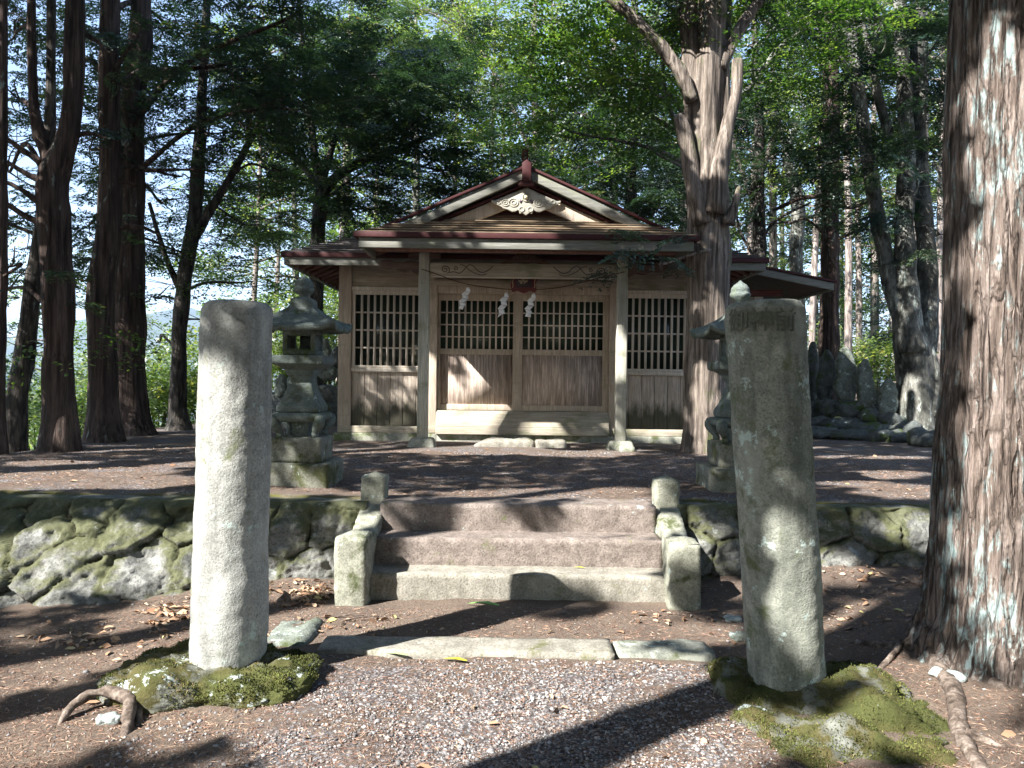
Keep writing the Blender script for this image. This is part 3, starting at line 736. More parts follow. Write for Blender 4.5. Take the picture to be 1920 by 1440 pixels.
def make_lantern(loc, label, seed):
    t = empty('stone_lantern', loc, label, 'stone lantern', 'pair of stone lanterns')
    L = np.array(loc, float)
    def B(mb, name, mat=M['lantern'], smooth=False, bevel=.006):
        mb.v = [v + L for v in mb.v]; return mb.build(name, mat, t, smooth, bevel)
    slab(L[0] - .31, L[0] + .31, L[1] - .31, L[1] + .31, L[2] - .05, L[2] + .205, seed, M['block'], 'base_stone', t, rnd=.02, amp=.008)
    slab(L[0] - .225, L[0] + .225, L[1] - .225, L[1] + .225, L[2] + .2, L[2] + .42, seed + 1, M['block'], 'base_stone', t, rnd=.016, amp=.006)
    # legged stand
    prof = [(.555, .19), (.565, .215), (.585, .232), (.61, .236), (.63, .225), (.638, .19)]
    B(sq_loft(prof, 8, seed, .35), 'stand', smooth=True, bevel=0)
    for sx in (-1, 1):
        for sy in (-1, 1):
            mb = MB(); P = smooth_path([(.195 * sx, .195 * sy, .60), (.205 * sx, .205 * sy, .56), (.17 * sx, .17 * sy, .50), (.155 * sx, .155 * sy, .455)], 4)
            mb.tube(P, np.interp(np.linspace(0, 1, len(P)), [0, .4, 1], [.045, .05, .028]), 10)
            mb.tube(np.array([(.155 * sx, .155 * sy, z) for z in (.415, .425, .445, .465, .475)]), [.015, .031, .036, .030, .012], 10)
            B(mb, 'foot', smooth=True, bevel=0)
    B(sq_loft([(.42, .07), (.56, .08)], 4, seed), 'core')
    # waisted shaft
    B(sq_loft([(.635, .17), (.65, .187), (.69, .19), (.705, .18), (.77, .145), (.84, .118), (.90, .104), (.945, .10), (.965, .112), (.985, .128), (1.02, .13)], 8, seed + 2, .1), 'shaft')
    for i, ch in enumerate('御神燈'):
        zc = .925 - i * .085; hw = float(np.interp(zc, [.705, .77, .84, .90, .945], [.18, .145, .118, .104, .10]))
        sl_ = float(np.interp(zc, [.72, .80, .9], [.5, .38, .12]))
        def mp(v, zc=zc, hw=hw, sl_=sl_):
            o = np.empty_like(v); o[:, 0] = v[:, 0] - .01; o[:, 2] = zc + v[:, 1]; o[:, 1] = -hw - .001 + v[:, 1] * sl_ - v[:, 2]; return o + L
        text_mesh(ch, .078, .0015, mp, 'inscription', M['carve'], t)
    B(sq_loft([(1.015, .135), (1.045, .175), (1.065, .228), (1.075, .235), (1.13, .237), (1.142, .228)], 8, seed + 3, .06), 'platform')
    # light chamber with openings
    z0, z1 = 1.142, 1.375
    for sx in (-1, 1):
        for sy in (-1, 1):
            xs = sorted((sx * .10, sx * .147)); ys = sorted((sy * .10, sy * .147))
            B(MB().box(xs[0], xs[1], ys[0], ys[1], z0 + .04, z1 - .04), 'chamber_post', M['lantern'], bevel=.010)
    B(sq_loft([(z0, .13), (z0 + .006, .148), (z0 + .046, .15)], 5, seed, .1), 'chamber_sill')
    B(sq_loft([(z1 - .046, .15), (z1 - .006, .148), (z1, .13)], 5, seed, .1), 'chamber_lintel')
    B(MB().box(-.02, -.008, .10, .128, z0 + .04, z1 - .04), 'mullion', M['lantern'], bevel=0)
    for xa_ in (-.130, .112): B(MB().box(xa_, xa_ + .018, -.1, .1, z0 + .04, z1 - .04), 'side_panel', M['lantern'], bevel=0)
    B(MB().box(-.06, .10, .102, .120, z0 + .04, z1 - .04), 'back_panel', M['lantern'], bevel=0)
    B(MB().box(-.0995, .0995, -.135, -.115, z0 + .041, z0 + .058), 'opening_sill', M['lantern'], bevel=0)
    B(MB().box(-.0995, .0995, -.135, -.115, z1 - .062, z1 - .041), 'opening_lintel', M['lantern'], bevel=0)
    # roof: concave slopes with turned up corners
    n = 28; g_ = np.linspace(-1, 1, 2 * n + 1); X, Y = np.meshgrid(g_, g_); Rr = np.maximum(abs(X), abs(Y)); mn = np.minimum(abs(X), abs(Y))
    H = .36
    zt = 1.395 + .175 * np.clip((1 - Rr) / .72, 0, 1) ** 1.35 + .062 * (mn / (Rr + 1e-6)) ** 5 * Rr ** 3 + .008 * (np.abs(mn - Rr) < .04) * (Rr < .95)
    zt = zt + .005 * fbm(np.stack([X * 4, Y * 4, 0 * X + seed], -1), seed, 3)
    zb = np.where(Rr > .95, zt - .045, 1.372 + .05 * (mn / (Rr + 1e-6)) ** 5 * Rr ** 3)
    Xc = X * (H + .01 * (mn / (Rr + 1e-6)) ** 6 * Rr ** 4); Yc = Y * (H + .01 * (mn / (Rr + 1e-6)) ** 6 * Rr ** 4)
    s_ = 2 * n + 1; top = np.stack([Xc, Yc, zt], -1).reshape(-1, 3); bot = np.stack([Xc * .985, Yc * .985, zb], -1).reshape(-1, 3)
    q = (np.arange(2 * n)[:, None] * s_ + np.arange(2 * n)[None, :]).ravel(); F = [(a, a + 1, a + s_ + 1, a + s_) for a in q] + [(a + s_ * s_, a + s_ + s_ * s_, a + s_ + 1 + s_ * s_, a + 1 + s_ * s_) for a in q]
    rim = list(range(s_)) + [s_ * i + s_ - 1 for i in range(1, s_)] + [s_ * (s_ - 1) + j for j in range(s_ - 2, -1, -1)] + [s_ * i for i in range(s_ - 2, 0, -1)]
    for a, b in zip(rim, rim[1:] + rim[:1]): F.append((a, a + s_ * s_, b + s_ * s_, b))
    mb = MB(); mb.add(np.concatenate([top, bot]), F); B(mb, 'roof', smooth=True, bevel=0)
    B(sq_loft([(1.545, .10), (1.575, .105), (1.635, .098), (1.65, .085), (1.665, .05)], 6, seed, .1), 'neck')
    # jewel finial on its lotus cup
    mb = MB(); pr = [(1.655, .05), (1.675, .035), (1.69, .045), (1.705, .082), (1.73, .092), (1.745, .088), (1.752, .078), (1.775, .083), (1.80, .078), (1.83, .055), (1.85, .024), (1.868, .006)]
    V = []; n = 24
    for i, (z, r) in enumerate(pr):
        for j in range(n):
            a = j / n * 2 * np.pi; dz = .014 * abs(math.cos(a * 3)) if 3 <= i <= 5 else 0
            V.append((r * math.cos(a), r * math.sin(a), z + dz))
    F = [(i * n + j, i * n + (j + 1) % n, (i + 1) * n + (j + 1) % n, (i + 1) * n + j) for i in range(len(pr) - 1) for j in range(n)] + [tuple((len(pr) - 1) * n + j for j in range(n))]
    mb.add(V, F); B(mb, 'finial', smooth=True, bevel=0)
    return t
make_lantern((-1.88, 6.92, .585), 'mossy square stone lantern between the sunlit pillar and the shrine', 60)
lr = make_lantern((2.04, 6.92, .585), 'stone lantern mostly hidden behind the leaning right pillar', 70)

# ------------------------------------------------------------------ the shrine
SX, SY, SZ = .16, 11.8, .585
sh = empty('shrine', (SX, SY, SZ), 'weathered unpainted wooden shrine hall with red trimmed gabled porch roof', 'shrine')
OFF = np.array([SX, SY, SZ])
def S(mb, name, mat, parent=None, bevel=.004, smooth=False):
    mb.v = [v + OFF for v in mb.v]; return mb.build(name, M[mat], parent or sh, smooth, bevel)
# local frame: x from centre, y back from the front wall, z above terrace
HW = 2.81; DEP = 3.64
# foundation
for i, (a, b) in enumerate(((-2.86, -1.3), (-1.3, -.30), (-.296, .35), (.354, 1.4), (1.404, 2.86))):
    S(MB().box(a, b, -.13 + .006 * (i % 2), .20, -.25, .108), 'foundation_stone', 'found', bevel=.012)
S(MB().box(-2.83, 2.83, .21, DEP, -.25, .10), 'foundation_stone', 'found')
# back body of the hall
S(MB().box(-2.70, 2.70, .12, DEP, .11, 2.68), 'wall', 'plank', bevel=0)
# posts
for x0, x1, y0 in ((-2.81, -2.62, -.10), (2.62, 2.81, -.10)): S(MB().box(x0, x1, y0, y0 + .2, .112, 2.70), 'corner_post', 'wood', bevel=.008)
for x0, x1 in ((-1.425, -1.31), (1.315, 1.43)): S(MB().box(x0, x1, -.10, .08, .112, 2.62), 'door_post', 'wood', bevel=.006)
for x in (-2.81, 2.62):
    S(MB().box(x, x + .19, DEP - .19, DEP + .003, .112, 2.70), 'corner_post', 'wood')
# sills (side bays) and step boards (centre)
S(MB().box(-2.80, -1.32, -.115, .08, .110, .215), 'sill', 'woodh', bevel=.006)
S(MB().box(1.32, 2.80, -.115, .08, .110, .215), 'sill', 'woodh', bevel=.006)
S(MB().box(-1.31, 1.315, -.20, .08, .110, .225), 'sill', 'woodh', bevel=.006)
mb = MB(); mb.add([(-1.308, -.19, .228), (1.312, -.19, .228), (1.312, -.08, .465), (-1.308, -.08, .465), (-1.308, .0, .228), (1.312, .0, .228), (1.312, .0, .465), (-1.308, .0, .465)],
    [(0, 1, 2, 3), (1, 5, 6, 2), (5, 4, 7, 6), (4, 0, 3, 7), (3, 2, 6, 7), (0, 4, 5, 1)])
S(mb, 'step_board', 'woodh', bevel=.004)
# side bays: planks, rail, window
rs = np.random.RandomState(2)
for sd in (-1, 1):
    xa, xb = sorted((sd * 2.615, sd * 1.43))
    nb_ = 6; wdt = (xb - xa) / nb_
    for i in range(nb_):
        S(MB().box(xa + i * wdt + .0035, xa + (i + 1) * wdt - .0035, -.028 + rs.uniform(-.004, .004), .05, .218, 1.035), 'plank', 'plank', bevel=.004)
    S(MB().box(xa, xb, -.075, .06, 1.038, 1.10), 'window_rail', 'lattice', bevel=.004)
    wf = S(MB().box(xa + .004, xb - .004, -.06, -.005, 1.102, 1.135).box(xa + .004, xb - .004, -.06, -.005, 2.215, 2.275).box(xa + .004, xa + .05, -.058, -.007, 1.136, 2.214).box(xb - .05, xb - .004, -.058, -.007, 1.136, 2.214), 'window', 'lattice', bevel=.003)
    S(MB().box(xa + .02, xb - .02, .035, .045, 1.12, 2.24), 'pane', 'glass', wf, 0)
    mb = MB(); n_ = 11; sp = (xb - xa - .1) / n_
    for i in range(1, n_): mb.box(xa + .05 + i * sp - .0165, xa + .05 + i * sp + .0165, -.048, -.018, 1.136, 2.214)
    for i in range(1, 4):
        z = 1.136 + i * .2695; mb.box(xa + .051, xb - .051, -.038, -.010, z - .012, z + .012)
    S(mb, 'lattice', 'lattice', wf, 0)
    S(MB().box(xa, xb, -.085, .06, 2.278, 2.33), 'lintel', 'lattice', bevel=.003)
    S(MB().box(xa, xb, -.04, .07, 2.332, 2.69), 'upper_panel', 'woodh', bevel=.003)
# door bay
S(MB().box(-1.308, 1.312, -.085, .06, 2.25, 2.36), 'lintel', 'wood', bevel=.004)
S(MB().box(-1.43, 1.43, -.105, .05, 2.363, 2.46), 'lintel', 'woodh', bevel=.004)
S(MB().box(-1.31, 1.315, -.04, .06, 2.462, 2.70), 'upper_panel', 'woodh', bevel=0)
def door(xa, xb, yo, sl_, sr, n_, label):
    dr = S(MB().box(xa, xa + sl_, yo - .02, yo + .02, .47, 2.248).box(xb - sr, xb, yo - .02, yo + .02, .47, 2.248)
           .box(xa + sl_, xb - sr, yo - .019, yo + .019, 2.15, 2.248).box(xa + sl_, xb - sr, yo - .019, yo + .019, 1.325, 1.41).box(xa + sl_, xb - sr, yo - .019, yo + .019, .47, .56), 'door', 'wood', bevel=.003)
    dr['label'] = label
    S(MB().box(xa + sl_, xb - sr, yo - .006, yo + .006, .56, 1.325), 'door_panel', 'panel', dr, 0)
    S(MB().box(xa + sl_, xb - sr, yo + .024, yo + .030, 1.38, 2.18), 'pane', 'glass', dr, 0)
    mb = MB(); L_ = xb - sr - xa - sl_; sp = L_ / n_
    for i in range(1, n_): mb.box(xa + sl_ + i * sp - .0135, xa + sl_ + i * sp + .0135, yo - .012, yo + .010, 1.41, 2.15)
    for i in range(1, 4):
        z = 1.41 + i * .185; mb.box(xa + sl_ + .001, xb - sr - .001, yo - .008, yo + .014, z - .009, z + .009)
    S(mb, 'lattice', 'lattice', dr, 0)
door(-1.305, -.03, .045, .035, .10, 12, 'left sliding door')
door(-.155, 1.31, -.015, .15, .09, 13, 'right sliding door')

# porch posts, bases, beams
PY = -1.15
for i, xc in enumerate((-1.39, 1.345)):
    S(MB().box(xc - .072, xc + .072, PY - .07, PY + .07, .115, 2.68), 'porch_post', 'post', bevel=.012)
    o = slab(SX + xc - .17, SX + xc + .17, SY + PY - .17, SY + PY + .17, SZ - .08, SZ + .125, 81 + i, M['found'], 'post_base', sh, rnd=.02, amp=.006,
             tf=lambda W, xc=xc: np.stack([SX + xc + (W[:, 0] - SX - xc) * (1.12 - (W[:, 2] - SZ) * 1.7), SY + PY + (W[:, 1] - SY - PY) * (1.1 - (W[:, 2] - SZ) * 1.7), W[:, 2]], -1))
S(MB().box(-1.315, 1.27, PY - .05, PY + .05, 2.36, 2.545), 'porch_beam', 'woodh', bevel=.012)
S(MB().box(-1.30, 1.26, PY - .052, PY + .052, 2.35, 2.358), 'porch_beam_edge', 'lattice', bevel=0)
# bracket blocks over posts, purlin
for xc in (-1.39, 1.345):
    S(MB().box(xc - .13, xc + .13, PY - .13, PY + .13, 2.683, 2.75).box(xc - .22, xc + .22, PY - .06, PY + .06, 2.60, 2.68), 'bracket', 'darkwood', bevel=.01)
    S(MB().box(xc - .05, xc + .05, PY + .072, -.11, 2.44, 2.56), 'tie_beam', 'woodh')
S(MB().box(-1.95, 1.95, PY - .06, PY + .06, 2.752, 2.86), 'purlin', 'redwood')
S(MB().box(-1.95, 1.95, PY - .66, PY - .56, 2.60, 2.69), 'purlin', 'soffit')
# carved nosings outside the posts
nos = [(0, 2.55), (.10, 2.57), (.22, 2.545), (.33, 2.55), (.43, 2.575), (.52, 2.56), (.55, 2.52), (.50, 2.47), (.42, 2.455), (.36, 2.47), (.29, 2.44), (.20, 2.42), (.12, 2.44), (.05, 2.40), (0, 2.38)]
for sd, x0 in ((-1, -1.465), (1, 1.42)):
    pts = [(x0 + sd * a, z) for a, z in nos]
    if sd < 0: pts = pts[::-1]
    S(MB().prism(pts, PY - .05, PY + .05), 'nosing', 'darkwood', bevel=.008)
# swirl carving on the beam
def spiral(cx, cz, r, turns, sd, y, tail, k=1):
    P = []
    for i in range(34):
        a = i / 33 * turns * 2 * math.pi; q = r * (.12 + .88 * i / 33); P.append((cx + sd * q * math.cos(a), y, cz + q * math.sin(a) * .9))
    return P + [(cx + sd * a, y, cz + b) for a, b in tail]
mb = MB()
for sd, xo in ((1, -1.10), (-1, 1.05)):
    for P, r_ in ((spiral(xo, 2.45, .062, 1.6, -sd, PY - .053, []), .006),
                  (spiral(xo + sd * .14, 2.465, .035, 1.3, sd, PY - .053, []), .005),
                  ([(xo + sd * a, PY - .053, z) for a, z in ((.02, 2.40), (.12, 2.42), (.2, 2.40), (.27, 2.46), (.33, 2.52), (.40, 2.49), (.46, 2.43), (.54, 2.42), (.62, 2.47), (.66, 2.51))], .006),
                  ([(xo + sd * a, PY - .053, z) for a, z in ((.2, 2.52), (.27, 2.50), (.33, 2.45), (.40, 2.41), (.5, 2.38), (.58, 2.40))], .005)):
        mb.tube(smooth_path(P, 3), r_, 6)
S(mb, 'beam_carving', 'darkwood', bevel=0, smooth=True)
# frog-leg strut
kt = [(-.36, 2.547), (-.30, 2.585), (-.22, 2.60), (-.16, 2.65), (-.10, 2.70), (-.04, 2.735), (.04, 2.735), (.10, 2.70), (.16, 2.65), (.22, 2.60), (.30, 2.585), (.36, 2.547), (.22, 2.547), (.13, 2.575), (.05, 2.56), (-.05, 2.56), (-.13, 2.575), (-.22, 2.547)]
ks = S(MB().prism(kt, PY - .03, PY + .03), 'carved_strut', 'darkwood', bevel=.008)
mb = MB()
for cx, cz, r_ in ((0, 2.645, .05), (-.12, 2.615, .032), (.12, 2.615, .032), (-.21, 2.585, .022), (.21, 2.585, .022)):
    mb.tube([(cx + r_ * math.cos(a), PY - .034, cz + r_ * math.sin(a)) for a in np.linspace(0, 2 * math.pi, 15)], .009, 6, cap=False)
S(mb, 'strut_scroll', 'darkwood', ks, 0, True)

# roofs ---------------------------------------------------------------
SL = .434
def courses(mb, a0, a1, b0, b1, n, t=.018):
    """stepped board courses between eave edge a0-a1 and top edge b0-b1"""
    a0, a1, b0, b1 = [np.array(p, float) for p in (a0, a1, b0, b1)]
    nr = np.cross(a1 - a0, b0 - a0); nr /= np.linalg.norm(nr)
    if nr[2] < 0: nr = -nr
    for i in range(n):
        f0, f1 = i / n, (i + 1) / n
        l0 = a0 + (b0 - a0) * f0; l1 = a1 + (b1 - a1) * f0; u0 = a0 + (b0 - a0) * f1; u1 = a1 + (b1 - a1) * f1
        dn = nr * t * 1.8; dm = nr * t * .9; ins = (u0 - l0) / (np.linalg.norm(u0 - l0) + 1e-9) * .03; in1 = (u1 - l1) / (np.linalg.norm(u1 - l1) + 1e-9) * .03
        mb.add([l0 + dn, l1 + dn, u1 + nr * t * .2, u0 + nr * t * .2, l0 + dm, l1 + dm, l0 + dm + ins, l1 + dm + in1, l0 - nr * .01 + ins, l1 - nr * .01 + in1], [(0, 1, 2, 3), (4, 5, 1, 0), (6, 7, 5, 4), (8, 9, 7, 6)])
    lo = [p - nr * .04 for p in (a0, a1, b1, b0)]; mb.add(lo, [(3, 2, 1, 0)])
    return mb
# main hipped roof
E = 3.43; YF = -.90; YB = DEP + .9; ZE = 2.70; t_ = 1.35
mr = S(courses(courses(courses(courses(MB(), (-E, YF, ZE), (E, YF, ZE), (-E + t_, YF + t_, ZE + t_ * SL), (E - t_, YF + t_, ZE + t_ * SL), 13),
    (-E, YB, ZE), (-E, YF, ZE), (-E + t_, YB - t_, ZE + t_ * SL), (-E + t_, YF + t_, ZE + t_ * SL), 13),
    (E, YF, ZE), (E, YB, ZE), (E - t_, YF + t_, ZE + t_ * SL), (E - t_, YB - t_, ZE + t_ * SL), 13),
    (E, YB, ZE), (-E, YB, ZE), (E - t_, YB - t_, ZE + t_ * SL), (-E + t_, YB - t_, ZE + t_ * SL), 13), 'main_roof', 'roofdk', bevel=0)
zr = ZE + E * SL
S(courses(courses(MB(), (-E + t_ - .05, YB - t_ + .05, ZE + t_ * SL - .02), (-E + t_ - .05, YF + t_ - .05, ZE + t_ * SL - .02), (0, YB - t_ + .05, zr), (0, YF + t_ - .05, zr), 16),
    (E - t_ + .05, YF + t_ - .05, ZE + t_ * SL - .02), (E - t_ + .05, YB - t_ + .05, ZE + t_ * SL - .02), (0, YF + t_ - .05, zr), (0, YB - t_ + .05, zr), 16), 'upper_roof', 'roofdk', mr, 0)
S(MB().add([(-E + t_, YF + t_ + .1, ZE + t_ * SL - .05), (E - t_, YF + t_ + .1, ZE + t_ * SL - .05), (0, YF + t_ + .1, zr - .05)], [(0, 1, 2)]), 'gable_wall', 'darkwood', mr, 0)
# main eave trim: red drip band and silver board
for (x0, x1, y0, y1) in ((-E - .02, E + .02, YF - .03, YF + .02), (-E - .02, E + .02, YB - .02, YB + .03), (-E - .03, -E + .02, YF + .02, YB - .02), (E - .02, E + .03, YF + .02, YB - .02)):
    S(MB().box(x0, x1, y0, y1, ZE - .055, ZE + .012), 'eave_trim', 'red', mr, .004)
S(MB().box(-E + .02, E - .02, YF + .0, YF + .05, ZE - .165, ZE - .057), 'eave_board', 'fascia', mr, .004)
S(MB().box(-E + .02, -E + .07, YF + .05, YB - .02, ZE - .165, ZE - .057), 'eave_board', 'fascia', mr, .004)
S(MB().box(E - .07, E - .02, YF + .05, YB - .02, ZE - .165, ZE - .057), 'eave_board', 'fascia', mr, .004)
# soffits with rafters
sf = MB()
zi = ZE - .12 + .5 * SL * .8
sf.add([(-E + .07, YF + .05, ZE - .10), (E - .07, YF + .05, ZE - .10), (2.80, 0, 2.86), (-2.80, 0, 2.86)], [(0, 1, 2, 3)])
sf.add([(-E + .07, YF + .05, ZE - .10), (-2.80, 0, 2.86), (-2.80, DEP, 2.86), (-E + .07, YB - .05, ZE - .10)], [(0, 1, 2, 3)])
sf.add([(E - .07, YF + .05, ZE - .10), (E - .07, YB - .05, ZE - .10), (2.80, DEP, 2.86), (2.80, 0, 2.86)], [(0, 1, 2, 3)])
S(sf, 'soffit', 'soffit', mr, 0)
rf = MB()
for x in np.arange(-2.7, 2.71, .30): rf.beam((x, YF + .06, ZE - .135), (x, -.02, 2.815), .05, .06)
for y in np.arange(-.6, DEP + .7, .30):
    f = 1
    for s_ in (-1, 1): rf.beam((s_ * (E - .08), y, ZE - .135), (s_ * 2.82, y, 2.79), .05, .06)
S(rf, 'rafters', 'soffit', mr, 0)
# ridge cap and finial
S(MB().box(-.09, .09, YF + t_ - .1, YB - t_ + .1, zr - .04, zr + .14), 'ridge_cap', 'red', mr, .01)
S(MB().box(-.05, .05, YF + t_ - .16, YF + t_ - .03, zr - .1, zr + .37).add([(-.055, YF + t_ - .165, zr + .37), (.055, YF + t_ - .165, zr + .37), (.055, YF + t_ - .025, zr + .37), (-.055, YF + t_ - .025, zr + .37), (0, YF + t_ - .09, zr + .405)], [(0, 1, 4), (1, 2, 4), (2, 3, 4), (3, 0, 4), (3, 2, 1, 0)]), 'finial', 'redwood', mr, .004)

# porch roof: gable over a front skirt
PE = 2.19; PF = -1.90; PZ = 2.81; VY = -1.33; GY = -.98; PR_ = PZ + PE * SL   # verge plane, gable wall plane
pb = .75
ty_ = GY
skz = PZ + (ty_ - PF) * SL
pr = S(courses(MB(), (-PE, PF, PZ), (PE, PF, PZ), (-PE + (ty_ - PF), ty_, skz), (PE - (ty_ - PF), ty_, skz), 7), 'porch_roof', 'roof', bevel=0)
vz = PZ + (VY - PF) * SL
def sideslope(s_):
    mb = MB()
    # eave corner to verge, then along to the main roof
    a0 = (s_ * PE, PF, PZ); mid = (s_ * (PE - (VY - PF)), VY, vz)
    n = 15
    for i in range(n):
        f0, f1 = i / n, (i + 1) / n
        def yfront(x): 
            d = PE - abs(x); return PF + d if d < (VY - PF) else VY
        x0 = s_ * PE * (1 - f0); x1 = s_ * PE * (1 - f1); z0 = PZ + PE * SL * f0; z1 = PZ + PE * SL * f1
        mb.add([(x0, yfront(x0), z0 + .018), (x0, 1.2, z0 + .018), (x1, 1.2, z1), (x1, yfront(x1), z1), (x0, yfront(x0), z0), (x0, 1.2, z0)], [(0, 1, 2, 3), (0, 4, 5, 1)])
        mb.add([(x0, yfront(x0), z0 - .03), (x0, 1.2, z0 - .03), (x1, 1.2, z1 - .03), (x1, yfront(x1), z1 - .03)], [(3, 2, 1, 0)])
    return mb
for s_ in (-1, 1):
    S(sideslope(s_), 'side_slope', 'roofdk', pr, 0)
    # outer verge: thin red edge and grey bargeboard, tapering down to the skirt
    xe = s_ * (PE - (VY - PF) - .02); ze = vz
    S(MB().vbeam((s_ * (PE - .12), VY - .03, PZ + .115), (s_ * .045, VY - .03, PR_ + .05), .10, .035), 'verge_trim', 'red', pr, .003)
    S(MB().vbeam((s_ * (PE - .42), VY - .02, PZ + .115), (s_ * .045, VY - .02, PR_ - .035), .06, .13), 'bargeboard', 'fascia', pr, .003)
    # inner gable: red edge and pale board
    xi = 1.50
    S(MB().vbeam((s_ * xi, VY + .11, PR_ - .155 - xi * SL + .018), (s_ * .035, VY + .11, PR_ - .155), .10, .035), 'inner_trim', 'red', pr, .003)
    S(MB().vbeam((s_ * (xi - .12), VY + .13, PR_ - .265 - (xi - .12) * SL), (s_ * .006, VY + .13, PR_ - .265), .07, .18), 'inner_bargeboard', 'wood', pr, .003)
S(MB().add([(-1.4, GY - .05, skz - .2), (1.4, GY - .05, skz - .2), (0, GY - .05, PR_ - .16)], [(0, 1, 2)]), 'gable_wall', 'redwood', pr, 0)
S(MB().box(-1.42, 1.42, GY - .12, GY - .06, skz - .045, skz + .025), 'gable_sill', 'darkwood', pr)
# ridge end box, ridge
S(MB().box(-.08, .08, VY + .02, 1.3, PR_ - .02, PR_ + .09), 'ridge_cap', 'red', pr, .006)
S(MB().prism([(-.062, PR_ - .15), (.062, PR_ - .15), (.062, PR_ + .10), (0, PR_ + .145), (-.062, PR_ + .10)], VY - .13, VY + .0), 'ridge_end', 'red', pr, .006)
S(MB().prism([(-.115, PR_ - .19), (.115, PR_ - .19), (.07, PR_ - .14), (-.07, PR_ - .14)], VY - .11, VY - .005), 'ridge_foot', 'red', pr, .004)
# pale carved pendant
gy = VY + .07; z0 = PR_ - .42
gp = [(0, z0 - .15), (.05, z0 - .115), (.085, z0 - .13), (.10, z0 - .075), (.145, z0 - .10), (.19, z0 - .105), (.25, z0 - .075), (.31, z0 - .06), (.36, z0 - .025), (.43, z0 + .0), (.475, z0 + .03), (.47, z0 + .055), (.42, z0 + .045), (.33, z0 + .085), (.24, z0 + .125), (.15, z0 + .15), (.09, z0 + .19), (0, z0 + .215)]
pts = gp + [(-x, z) for x, z in gp[::-1] if x > 0]
pe = S(MB().prism(pts, gy - .035, gy), 'gable_pendant', 'white_carving', pr, .006)
mb = MB()
for s_ in (-1, 1):
    for cx, cz, r_ in ((.17, .02, .062), (.17, .02, .03), (.28, .015, .05), (.28, .015, .022), (.37, .03, .03), (.06, -.07, .035)):
        mb.tube([(s_ * cx + r_ * math.cos(a), gy - .037, z0 + cz + r_ * .9 * math.sin(a)) for a in np.linspace(0, 2 * math.pi, 17)], .0085, 6, cap=False)
mb.tube([(.052 * math.cos(a), gy - .04, z0 + .09 + .052 * math.sin(a)) for a in np.linspace(0, 2 * math.pi, 17)], .012, 6, cap=False)
S(mb, 'scroll_relief', 'white_carving', pe, 0, True)
mb = MB().tube([(0, gy - .09, z0 + .09), (0, gy - .07, z0 + .09), (0, gy - .03, z0 + .09)], [.012, .03, .034], 14)
S(mb, 'boss', 'gold', pe, 0, True)
for s_ in (-1, 1):
    S(MB().prism([(s_ * .075 + a * .035, z0 + .035 + b * .04) for a, b in ((-.5, 0), (.1, -.8), (.6, -.4), (.9, .5), (.2, .3), (-.3, 1))], gy - .0375, gy - .0355), 'pierced_hole', 'plaque_in', pe, 0)  # dark plates on the face stand in for the shade inside holes
# porch eave trim
S(MB().box(-PE - .03, PE + .03, PF - .04, PF + .02, PZ - .055, PZ + .014), 'eave_trim', 'red', pr, .004)
S(MB().box(-PE + .035, PE - .035, PF + .0, PF + .055, PZ - .185, PZ - .057), 'eave_board', 'fascia', pr, .004)
for s_ in (-1, 1):
    S(MB().box(min(s_ * PE - .02, s_ * PE + .02), max(s_ * PE - .02, s_ * PE + .02), PF + .02, -.0, PZ - .055, PZ + .016), 'eave_trim', 'red', pr, .004)
    S(MB().box(min(s_ * (PE - .09), s_ * (PE - .04)), max(s_ * (PE - .09), s_ * (PE - .04)), PF + .055, -.3, PZ - .185, PZ - .057), 'eave_board', 'fascia', pr, .004)
sf = MB(); zc = PZ + .16
sf.add([(-PE + .09, PF + .055, PZ - .085), (PE - .09, PF + .055, PZ - .085), (1.45, PY + .06, PZ + .10), (-1.45, PY + .06, PZ + .10)], [(0, 1, 2, 3)])
sf.add([(-1.45, PY + .06, PZ + .10), (1.45, PY + .06, PZ + .10), (1.45, -.02, PZ + .12), (-1.45, -.02, PZ + .12)], [(0, 1, 2, 3)])
for s_ in (-1, 1):
    q = [(s_ * (PE - .09), PF + .055, PZ - .085), (s_ * 1.45, PY + .06, PZ + .10), (s_ * 1.45, -.02, PZ + .12), (s_ * (PE - .09), -.1, PZ - .085)]
    sf.add(q, [(0, 1, 2, 3)] if s_ < 0 else [(3, 2, 1, 0)])
S(sf, 'soffit', 'soffit', pr, 0)
rf = MB()
for x in np.arange(-1.35, 1.36, .27): rf.beam((x, PF + .06, PZ - .115), (x, PY, PZ + .055), .05, .06)
for s_ in (-1, 1):
    rf.beam((s_ * (PE - .1), PF + .07, PZ - .13), (s_ * 1.42, PY + .05, PZ + .04), .08, .09)
    for y in np.arange(-1.0, -.1, .27): rf.beam((s_ * (PE - .1), y, PZ - .115), (s_ * 1.45, y, PZ + .07), .05, .06)
    for k in range(1, 4):
        x = s_ * (1.45 + k * .16); y_ = PY + .05 - k * .16; rf.beam((x, PF + .06, PZ - .115), (x, y_, PZ + .04 - k * .035), .05, .06)
S(rf, 'rafters', 'soffit', pr, 0)
S(MB().box(-1.30, 1.26, PY + .3, PY + .36, 2.56, 2.84), 'porch_panel', 'soffit', bevel=0)

